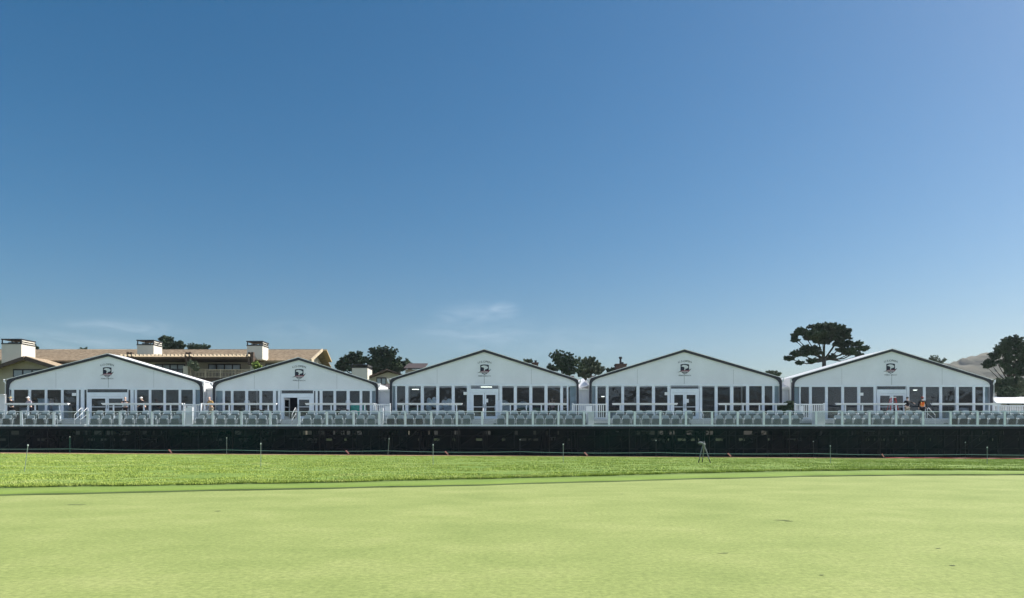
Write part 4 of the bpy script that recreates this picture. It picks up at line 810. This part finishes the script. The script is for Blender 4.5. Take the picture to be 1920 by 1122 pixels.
# ------------------------------------------------------------------ drink rails, gates, pickets
def drink_rail(px0, px1, legs, label, Y=58.3):
    x0, x1 = X(px0, Y), X(px1, Y); z = Z(757, Y); r_ = thing('drink_rail', ((x0+x1)/2, Y, ZF), label, 'drink rail', 'white drink rails before the tent windows')
    MB().box(x0, x1, Y-.18, Y+.18, z-.045, z+.03).build('shelf', M['white'], r_, bevel=.01)
    MB().box(x0+.02, x1-.02, Y-.05, Y+.05, z-.12, z-.046).build('bearer', M['alu'], r_)
    for l_ in legs: x = X(l_, Y); MB().box(x-.045, x+.045, Y-.045, Y+.045, ZF, z-.12).build('leg', M['alu'], r_)
for a, b, lg, lb in ((9, 129, (12, 53, 66, 112), 'drink rail left of the leftmost tent doors where two people lean'), (192, 343, (213, 250, 270, 320), 'drink rail right of the leftmost tent doors'),
    (380, 519, (384, 430, 468, 503), 'drink rail under the left lamp of the smallest tent'), (573, 702, (584, 621, 684, 700), 'drink rail in front of the teal table'),
    (745, 867, (756, 783, 820, 856), 'drink rail left of the middle tent doors'), (941, 1063, (957, 987, 1015, 1047), 'drink rail right of the middle tent doors'),
    (1148, 1270, (1163, 1196, 1225, 1262), 'drink rail left of the doors of the tent second from right'), (1347, 1475, (1361, 1393, 1424, 1455), 'drink rail right of the doors of the tent second from right'),
    (1567, 1697, (1585, 1617, 1648, 1680), 'drink rail left of the doors where the ladder stands'), (1746, 1876, (1795, 1827, 1855, 1872), 'drink rail right of the man in the orange vest')):
    drink_rail(a, b, lg, lb)
def pickets(px0, px1, y0, y1, Y, pitch, label, panel=None, zb_=None):
    x0, x1 = X(px0, Y), X(px1, Y); z1, z0 = Z(y0, Y), Z(y1, Y); z0 = max(z0, zb_) if zb_ else z0
    r_ = thing('picket_railing', ((x0+x1)/2, Y, z0), label, 'railing', 'white picket railings on the deck')
    MB().box(x0, x1, Y-.05, Y+.05, z1-.09, z1).build('top_rail', M['white'], r_); MB().box(x0, x1, Y-.035, Y+.035, z0+.06, z0+.13).build('bottom_rail', M['white'], r_)
    p_ = MB(); x = x0+.15
    while x < x1-.12: p_.box(x-.03, x+.03, Y-.02, Y+.02, z0+.13, z1-.09); x += pitch
    tag(p_.build('picket', M['white'], r_))
    for x in (x0, x1): MB().box(x-.06, x+.06, Y-.07, Y+.07, z0, z1+.06).build('post', M['white'], r_)
    if panel: MB().box(X(panel[0], Y), X(panel[1], Y), Y-.10, Y-.055, z0+.2, z1-.15).build('panel', M['white'], r_)
pickets(345, 377, 758, 786, 58.0, .16, 'white picket railing between the leftmost and the smallest tents', (352, 366)); pickets(704, 731, 758, 786, 58.4, .16, 'white picket railing between the smallest and the middle tents', (722, 730))
pickets(1074, 1137, 757.5, 786, 58.0, .15, 'white picket railing between the middle tent and its right neighbour', (1098, 1110)); pickets(1491, 1545, 757.5, 786, 58.0, .15, 'white picket railing before the left leg of the rightmost tent', (1500, 1506))
pickets(1862, 1990, 760, 786, 59.6, .14, 'long white picket railing right of the rightmost tent')
def gate(px, w, ytop, label, Y=55.5, d=1.0):
    x0, x1 = X(px, Y), X(px+w, Y); z1 = Z(ytop, Y); r_ = thing('white_gate', ((x0+x1)/2, Y, ZD), label, 'gate', 'solid white gates on the front tier')
    MB().box(x0, x1-.08, Y, Y+.05, ZD+.05, z1-.05).build('panel', M['white'], r_); MB().box(x0, x0+.05, Y+.05, Y+d, ZD+.05, z1-.05).build('side_panel', M['white'], r_)
    MB().box(x1-.08, x1+.06, Y-.04, Y+.1, ZD, z1+.03).build('post', M['white'], r_); MB().box(x0-.02, x1, Y-.03, Y+.08, z1-.05, z1).build('top_rail', M['white'], r_)
gate(347, 13, 765, 'white gate between the leftmost and second blocks of seats'); gate(712, 5, 766, 'narrow white gate post below the gap right of the smallest tent', d=.4)
gate(1103, 9, 773, 'white gate below the gap between the middle tent and its right neighbour'); gate(1532, 13, 771, 'white gate at the left of the rightmost tent')
tree('potted_plant', 'dark leafy plant on the deck before the link right of the fourth tent', 58.6, (1475, 776), [(1475,767,5,4),(1469,770,3,2.5),(1480,765,3,3)], size=.09, leaf='leafd', cat='plant', tr=.03, zb=ZF, spiky=1)
# dark bags and jackets lying along the rail of the rear seats
for px, w_, lb in ((604, 17, 'long black bag lying on the seats left of the open door'), (0, 0, ''), (641, 20, 'black jacket thrown over the seats in front of the teal table'), (976, 17, 'black bag lying behind the seats right of the middle doors')):
    if not w_: continue
    if px == 604: px = 490
    Y = 57.45; x = X(px, Y); b_ = MB(); z = Z(770.5, Y)
    for q in range(6): t_ = q/5-.5; b_.ell((x+t_*w_*Y/F, Y, z+.06*math.sin(q*1.7)), (w_*Y/F*.18, .14, .09*(1.2-abs(t_))), 9, 6)
    tag(b_.build('black_bag', M['black'], smooth=True), lb, 'bag')

# ------------------------------------------------------------------ people
def skin_mesh(J, E, rad, sub=1):
    names = list(J); me = bpy.data.meshes.new('s'); me.from_pydata([J[n] for n in names], [(names.index(a), names.index(b)) for a, b in E], [])
    o = bpy.data.objects.new('s', me); COL.objects.link(o); md = o.modifiers.new('k', 'SKIN'); md.use_smooth_shade = True
    for i, n in enumerate(names):
        sv = me.skin_vertices[0].data[i]; sv.radius = (rad[n], rad[n]*.85 if n in ('pelvis', 'waist', 'chest') else rad[n]); sv.use_root = (i == 0)
    sb = o.modifiers.new('u', 'SUBSURF'); sb.levels = sub; sb.render_levels = sub
    dg = bpy.context.evaluated_depsgraph_get(); r_ = bpy.data.meshes.new_from_object(o.evaluated_get(dg)); V = [tuple(v.co) for v in r_.vertices]; Fc = [tuple(p.vertices) for p in r_.polygons]
    bpy.data.objects.remove(o); bpy.data.meshes.remove(me); bpy.data.meshes.remove(r_); return V, Fc
def person(px, Y, zf, label, top, legs, hat=None, hair='hair', skin='skinp', lean=(0, 0), armL=None, armR=None, rz=0, hscale=1., sleeves=None, vest=False, headturn=(0, 0)):
    """faces -Y before rz; arms are (elbow, hand) in metres"""
    x0 = X(px, Y); root = thing('person', (x0, Y, zf), label, 'person'); s = hscale; lx_, ly_ = lean
    def P(x, y, z):        # lean grows above the hips
        t_ = max(0, z-.95)/.65; return (x*s+lx_*t_, y*s+ly_*t_, (z-.25*(lx_*lx_+ly_*ly_)*t_)*s)
    J = dict(pelvis=P(0,0,.95), waist=P(0,0,1.1), chest=P(0,0,1.32), neck=P(0,-.01,1.5), head=P(0,-.02,1.58), sL=P(.18,0,1.42), sR=P(-.18,0,1.42), hL=P(.09,0,.88), hR=P(-.09,0,.88), kL=P(.10,-.03,.5), kR=P(-.11,-.01,.5), aL=P(.11,.02,.09), aR=P(-.12,.02,.09), tL=P(.13,-.14,.04), tR=P(-.14,-.14,.04))
    eL, wL = armL or ((.25,.02,1.14), (.24,-.1,.90)); eR, wR = armR or ((-.25,.02,1.14), (-.24,-.1,.90))
    J.update(eL=P(*eL), wL=P(*wL), eR=P(*eR), wR=P(*wR))
    r0 = dict(pelvis=.13, waist=.12, chest=.15, neck=.055, head=.07, sL=.06, sR=.06, hL=.09, hR=.09, kL=.058, kR=.058, aL=.042, aR=.042, tL=.04, tR=.04, eL=.042, eR=.042, wL=.028, wR=.028)
    E = [('pelvis','waist'),('waist','chest'),('chest','neck'),('neck','head'),('chest','sL'),('chest','sR'),('sL','eL'),('eL','wL'),('sR','eR'),('eR','wR'),('pelvis','hL'),('pelvis','hR'),('hL','kL'),('hR','kR'),('kL','aL'),('kR','aR'),('aL','tL'),('aR','tR')]
    def put(name, mb, m, par=root):
        me = bpy.data.meshes.new(name); me.from_pydata(mb.v, [], mb.f); me.materials.append(M[m]); o = bpy.data.objects.new(name, me); COL.objects.link(o); o.parent = par
        for pl in me.polygons: pl.use_smooth = True
        return o
    V, Fc = skin_mesh(J, E, r0); b = MB(); b.add(V, Fc)
    hc = Vector(P(headturn[0], -.03+headturn[1], 1.66)); b.ell(hc, (.078*s, .095*s, .115*s), 14, 10)
    b.ell(hc+Vector((0, -.095, -.01)), (.014, .02, .022), 6, 4)
    for sg in (-1, 1): b.ell(hc+Vector((sg*.078, .01, -.01)), (.014, .02, .03), 6, 5)
    b.ell(hc+Vector((0, -.085, -.055)), (.028, .012, .009), 6, 4)
    for (e_, w_) in ((J['eL'], J['wL']), (J['eR'], J['wR'])):      # palm, four fingers, thumb
        e_, w_ = Vector(e_), Vector(w_); dr = (w_-e_).normalized(); side = dr.cross(Vector((0, 0, 1)));
        if side.length < .1: side = Vector((1, 0, 0))
        side.normalize(); nn_ = dr.cross(side); c = w_+dr*.045; b.tube([w_-dr*.01, w_+dr*.03, w_+dr*.08], [.026, .038, .034], 7)
        for q, ln2 in zip((-1.5, -.5, .5, 1.5), (.055, .07, .075, .062)):
            f0 = w_+dr*.078+side*q*.018; b.tube([f0, f0+dr*ln2*.5+nn_*.006, f0+dr*ln2*.85+nn_*.03], [.009, .008, .006], 5)
        b.tube([w_+dr*.03+side*.03, w_+dr*.06+side*.055, w_+dr*.09+side*.055+nn_*.01], [.011, .010, .008], 5)
    put('body', b, skin)
    eyes = MB()
    for sg in (-1, 1): eyes.ell(hc+Vector((sg*.03, -.088, .012)), (.011, .008, .007), 6, 4)
    put('eye', eyes, 'darkm')
    tj = ['pelvis','waist','chest','neck','sL','sR','eL','eR','wL','wR']; J2 = {n: J[n] for n in tj}
    J2['neck'] = tuple(Vector(J['chest']).lerp(Vector(J['neck']), .7)); J2['wL'] = tuple(Vector(J['eL']).lerp(Vector(J['wL']), .85)); J2['wR'] = tuple(Vector(J['eR']).lerp(Vector(J['wR']), .85))
    V, Fc = skin_mesh(J2, [e for e in E if e[0] in tj and e[1] in tj], {n: r0[n]+.024 for n in tj}); t_ = MB(); t_.add(V, Fc); put('jacket', t_, sleeves or top)
    if sleeves or vest:
        tj = ['pelvis','waist','chest','sL','sR']; J3 = {n: J[n] for n in tj}; J3['sL'] = tuple(Vector(J['chest']).lerp(Vector(J['sL']), .75)); J3['sR'] = tuple(Vector(J['chest']).lerp(Vector(J['sR']), .75))
        V, Fc = skin_mesh(J3, [e for e in E if e[0] in tj and e[1] in tj], {n: r0[n]+.04 for n in tj}); t_ = MB(); t_.add(V, Fc); vo = put('vest', t_, 'orange' if vest else top)
        if vest:
            t_ = MB(); c = J['waist']; t_.lathe((c[0], c[1], c[2]-.02), [(.188, 0), (.19, .035)], 14)
            for sg in (-1, 1): t_.tube([(c[0]+sg*.09, c[1]-.19, c[2]), (c[0]+sg*.10, c[1]-.2, c[2]+.2), (c[0]+sg*.11, c[1]-.03, c[2]+.36), (c[0]+sg*.10, c[1]+.2, c[2]+.2), (c[0]+sg*.09, c[1]+.19, c[2])], .014, 6)
            put('reflective_band', t_, 'lime')
    tj = ['pelvis','hL','hR','kL','kR','aL','aR']; J4 = {n: J[n] for n in tj}
    V, Fc = skin_mesh(J4, [e for e in E if e[0] in tj and e[1] in tj], {n: r0[n]+(.022 if n != 'aL' and n != 'aR' else .03) for n in tj}); t_ = MB(); t_.add(V, Fc); put('trousers', t_, legs)
    for n_ in ('L', 'R'):
        a_, t__ = Vector(J['a'+n_]), Vector(J['t'+n_]); sh = MB(); sh.tube([a_+Vector((0, .05, -.03)), a_+Vector((0, 0, -.02)), t__+Vector((0, 0, 0))], [.045, .055, .042], 8); put('shoe', sh, 'black')
    if hair: put('hair', MB().ell(hc+Vector((0, .018, .022)), (.086*s, .098*s, .108*s), 12, 8), hair)
    if hat:
        hm, kind = hat; h_ = MB().ell(hc+Vector((0, .0, .05)), (.095, .108, .085), 12, 8)
        if kind == 'brim': h_.lathe(hc+Vector((0, 0, .05)), [(.20, 0), (.205, .01), (.10, .02)], 16)
        elif kind == 'cap': h_.slab(hc+Vector((-.06, -.2, .045)), hc+Vector((.06, -.2, .045)), hc+Vector((.07, -.08, .06)), hc+Vector((-.07, -.08, .06)), .012)
        elif kind == 'helmet': h_.lathe(hc+Vector((0, -.01, .045)), [(.125, 0), (.13, .008), (.1, .02)], 16)
        put('hat', h_, hm)
    root.rotation_euler.z = rz; return root
PZ = ZF
person(22, 58.75, PZ, 'person in dark clothes and straw sunhat leaning at the far left drink rail', 'black', 'black', ('straw', 'brim'), 'hairb', lean=(.05, -.18), armL=((.3,-.1,1.18), (.12,-.36,1.17)), armR=((-.3,-.1,1.18), (-.14,-.36,1.17)))
person(57, 58.75, PZ, 'man in pale cap and grey shirt with folded arms beside the white cabinet', 'grey', 'navyc', ('white', 'cap'), 'hair', lean=(-.04, -.12), armL=((.29,-.12,1.17), (-.02,-.27,1.2)), armR=((-.3,-.1,1.17), (.03,-.25,1.15)), rz=R(-15))
person(235, 58.8, PZ, 'bareheaded person with black sleeves and pale grey vest right of leftmost doors', 'lgrey', 'black', None, 'hair', sleeves='black', armL=((.38,.0,1.25), (.2,-.2,1.32)), armR=((-.38,.0,1.25), (-.2,-.2,1.32)), rz=R(10))
person(271, 58.8, PZ, 'person in black with white cap bending left at the drink rail', 'black', 'black', ('white', 'cap'), 'hairb', lean=(-.20, -.10), armL=((.16,-.1,1.15), (-.1,-.3,1.1)), armR=((-.3,-.1,1.12), (-.36,-.3,1.02)), rz=R(-35))
person(396, 58.75, PZ, 'balding man in mustard jacket leaning beside the smallest tent left leg', 'tan', 'khaki', None, None, lean=(-.06, -.10), armL=((.32,-.05,1.18), (.2,-.3,1.12)), armR=((-.34,-.02,1.15), (-.38,-.25,1.02)), rz=R(-20))
person(1025, 60.7, PZ, 'person in pink behind the glass right of the middle tent doors', 'pinkc', 'black', None, 'hairb', armL=((.28,-.05,1.2), (.15,-.2,1.5)), armR=((-.3,-.05,1.18), (-.2,-.3,1.2)), rz=R(20))
person(1036, 60.9, PZ, 'darker haired person standing close beside the one in pink, middle tent', 'pinkc', 'navyc', None, 'hairb', armL=((.28,-.05,1.15), (.25,-.25,1.25)), rz=R(-25), sleeves='skin')
person(1059, 61.2, PZ, 'person in black at the last right window of the middle tent', 'black', 'black', None, 'hair')
person(1701, 58.9, PZ, 'worker in black jacket and cap reaching right beside the ladder', 'black', 'khaki', ('black', 'cap'), 'hairb', lean=(.02, .05), armL=((.3,.05,1.4), (.52,-.02,1.28)), armR=((-.3,-.05,1.15), (-.28,-.25,1.05)), rz=R(170-180+10))
person(1729.5, 58.6, PZ, 'worker in orange safety vest and red helmet at the top of the steps', 'black', 'black', ('red', 'helmet'), 'hairb', vest=True, armL=((.27,0,1.15), (.25,-.12,.92)), armR=((-.27,0,1.15), (-.25,-.12,.92)), rz=R(160))
# second seated/leaning dark figure part beside ladder: red step ladder
lad = thing('step_ladder', (X(1674, 58.9), 58.9, ZF), 'red and white folding step ladder before the rightmost tent doors', 'ladder')
x = X(1674, 58.9); z1 = ZF+1.72
for sg in (-1, 1):
    MB().slab((x+sg*.42-.03, 58.55, ZF), (x+sg*.42+.03, 58.55, ZF), (x+sg*.16+.03, 58.85, z1), (x+sg*.16-.03, 58.85, z1), .05).build('front_rail', M['red'], lad)
    MB().slab((x+sg*.45-.02, 59.35, ZF), (x+sg*.45+.02, 59.35, ZF), (x+sg*.18+.02, 58.95, z1-.05), (x+sg*.18-.02, 58.95, z1-.05), .04).build('rear_rail', M['red'], lad)
for q in range(1, 6):
    t_ = q/6; w2 = .42-.26*t_; MB().box(x-w2, x+w2, 58.52+.3*t_, 58.64+.3*t_, ZF+1.72*t_-.02, ZF+1.72*t_+.015).build('tread', M['straps'], lad)
MB().box(x-.22, x+.22, 58.78, 59.02, z1, z1+.06).build('top_cap', M['white'], lad)

# ------------------------------------------------------------------ stakes, rope, ribbons, tripod
far = [(131,853),(425,855),(727,857),(975,857.5),(1230,858),(1525,861),(1810,863)]
rope_pts = []
def stake(px, py_b, py_t, dx, label, far_=False):
    Y = 53.0 if far_ else CAMZ*F/(py_b-HY)
    x = X(px, Y); z = float(zg(x, Y))+.07; 
    if not far_:
        for _ in range(5): Y = (CAMZ-z)*F/(py_b-HY); x = X(px, Y); z = float(zg(x, Y))+.06
    hgt = (py_b-py_t)*Y/F; r_ = thing('rope_stake', (x, Y, z), label, 'stake', 'thin rope stakes in the rough')
    MB().tube([(x, Y, z-.1), (x+dx, Y, z+hgt)], .013, 6).build('shaft', M['stake' if (far_ and 'bright' in label) else 'darkm' if (far_ and ('dark' in label or 'faint' in label)) else 'stakeg'], r_)
    MB().lathe((x+dx, Y, z+hgt-.02), [(.016, 0), (.028, .02), (.028, .06), (.01, .075)], 8).build('cap', M['stakew'], r_)
    return Vector((x+dx*.3, Y, z+.34))
for n_, (px, py) in enumerate(far):
    lb = ['bright green stake against the screen below the leftmost tent', 'green stake against the screen below the smallest tent left half', 'leaning pale stake against the screen below the gap left of the middle tent', 'faint stake against the screen just right of the middle tent doors', 'dark stake against the screen left of the tripod', 'dark stake against the screen below the rightmost tent left leg', 'dark stake against the screen below the rightmost tent right half'][n_]
    rope_pts.append(stake(px, py, py-31, .10 if n_ == 2 else 0, lb, True))
for px, yb_, yt, dx, lb in ((45, 885, 836, .16, 'leaning stake standing in the rough nearest the left edge'), (489, 877, 833, 0, 'upright stake in the rough left of the open door steps'), (812, 873, 835, 0, 'upright stake in the rough below the middle tent left half'),
      (1056, 868.5, 834, 0, 'upright stake in the rough below the middle tent right half'), (1557, 870, 837, 0, 'upright white capped stake in the rough below the rightmost tent left half'), (1851, 871, 840, 0, 'upright white capped stake in the rough nearest the right edge')):
    stake(px, yb_, yt, dx, lb)
rp = [rope_pts[0]+Vector((-14, 0, .12))]+rope_pts+[rope_pts[-1]+Vector((12, 0, .02))]; pts = []
for a, b in zip(rp, rp[1:]):
    for q in range(12): t_ = q/12; p_ = a.lerp(b, t_); p_.z -= .26*t_*(1-t_); pts.append(p_)
pts.append(rp[-1]); tag(MB().tube(pts, .011, 5).build('rope', M['rope']), 'thin pale green rope strung low along the dark screen fence', 'rope')
for n_, (px, dx, lb) in enumerate(((319, 1, 'pink ribbon on the rope below the leftmost tent right end'), (651, 1, 'pink ribbon on the rope below the teal table'), (837, 1, 'pale pink ribbon on the rope right of the middle tent left stake'), (1098, 1, 'pink ribbon on the rope below the gap right of the middle tent'), (1367, 1, 'pink ribbon on the rope right of the tripod'), (1655, .6, 'long pink ribbon on the rope below the ladder'))):
    x = X(px, 53.0); z = min(pts, key=lambda p_: abs(p_.x-x)).z; y = 52.98
    b_ = MB().slab((x-.13*dx, y, z+.05), (x-.03*dx, y, z+.07), (x+.17*dx, y-.04, z-.16), (x+.08*dx, y-.04, z-.19), .02); b_.tube([(x-.08*dx, y+.02, z-.02), (x-.08*dx, y+.0, z+.05)], .03, 6)
    tag(b_.build('ribbon', M['pink']), lb, 'ribbon', 'pink ribbons tied to the rope')
# red hose line at the foot of the screen on the right
pts = [(X(1660+q*9, 53.3), 53.3-.05*math.sin(q), float(zg(X(1660+q*9, 53.3), 53.3))+.13) for q in range(30)]
tag(MB().tube(pts, .025, 5).build('red_cable', M['red']), 'thin dull red cable lying along the foot of the screen at right', 'cable')
# tripod
TYb = 868.5; Yt = 40.5; xt = X(1319, Yt); zt0 = float(zg(xt, Yt))+.05; tp = thing('tripod', (xt, Yt, zt0), 'grey survey tripod with black feet standing on the grass before the screen', 'tripod')
ht = (869-835)*Yt/F; kt = Yt/F
for fx, fy, nm in ((-11, -.15, 0), (12, -.15, 0), (1.5, .45, 0)):
    a = Vector((xt+.02*np.sign(fx), Yt, zt0+ht)); b = Vector((xt+fx*kt, Yt+fy, zt0)); m1 = a.lerp(b, .40)+Vector((.02*np.sign(fx), 0, .0)); m2 = a.lerp(b, .76)
    lg = MB().tube([a, m1, m2], [.038, .030, .026], 7).build('leg', M['straps'], tp); MB().tube([m2, b], [.024, .03], 7).tube([b+Vector((0, 0, -.02)), b+Vector((-.05*(fx < 0)+.03*(fx > 0), -.03, 0))], .028, 6).build('foot', M['black'], lg)
MB().lathe((xt, Yt, zt0+ht-.06), [(.07, 0), (.10, .05), (.10, .14), (.05, .17)], 10).build('head', M['straps'], tp)
MB().tube([(xt-10*kt, Yt-.03, zt0+ht+.13), (xt-6*kt, Yt, zt0+ht+.12), (xt-1*kt, Yt, zt0+ht+.10)], [.05, .085, .07], 9).tube([(xt+.5*kt, Yt, zt0+ht+.20), (xt+2.5*kt, Yt, zt0+ht+.02)], [.04, .05], 8).build('scope', M['straps'], tp)
MB().box(xt-8*kt, xt-2*kt, Yt-.05, Yt+.05, zt0+ht-.03, zt0+ht+.04).build('cover', M['black'], tp)

# ------------------------------------------------------------------ sea air
hm = bpy.data.materials.new('haze'); hm.use_nodes = True; hn = hm.node_tree; hn.nodes.remove(hn.nodes['Principled BSDF'])
pv = hn.nodes.new('ShaderNodeVolumePrincipled'); pv.inputs['Color'].default_value = (.86, .90, .96, 1); pv.inputs['Density'].default_value = .00014; pv.inputs['Anisotropy'].default_value = .2
hn.links.new(pv.outputs[0], hn.nodes['Material Output'].inputs['Volume'])
tag(MB().box(-1720, 1720, -660, 1420, -3, 170).build('haze', hm), kind='stuff')
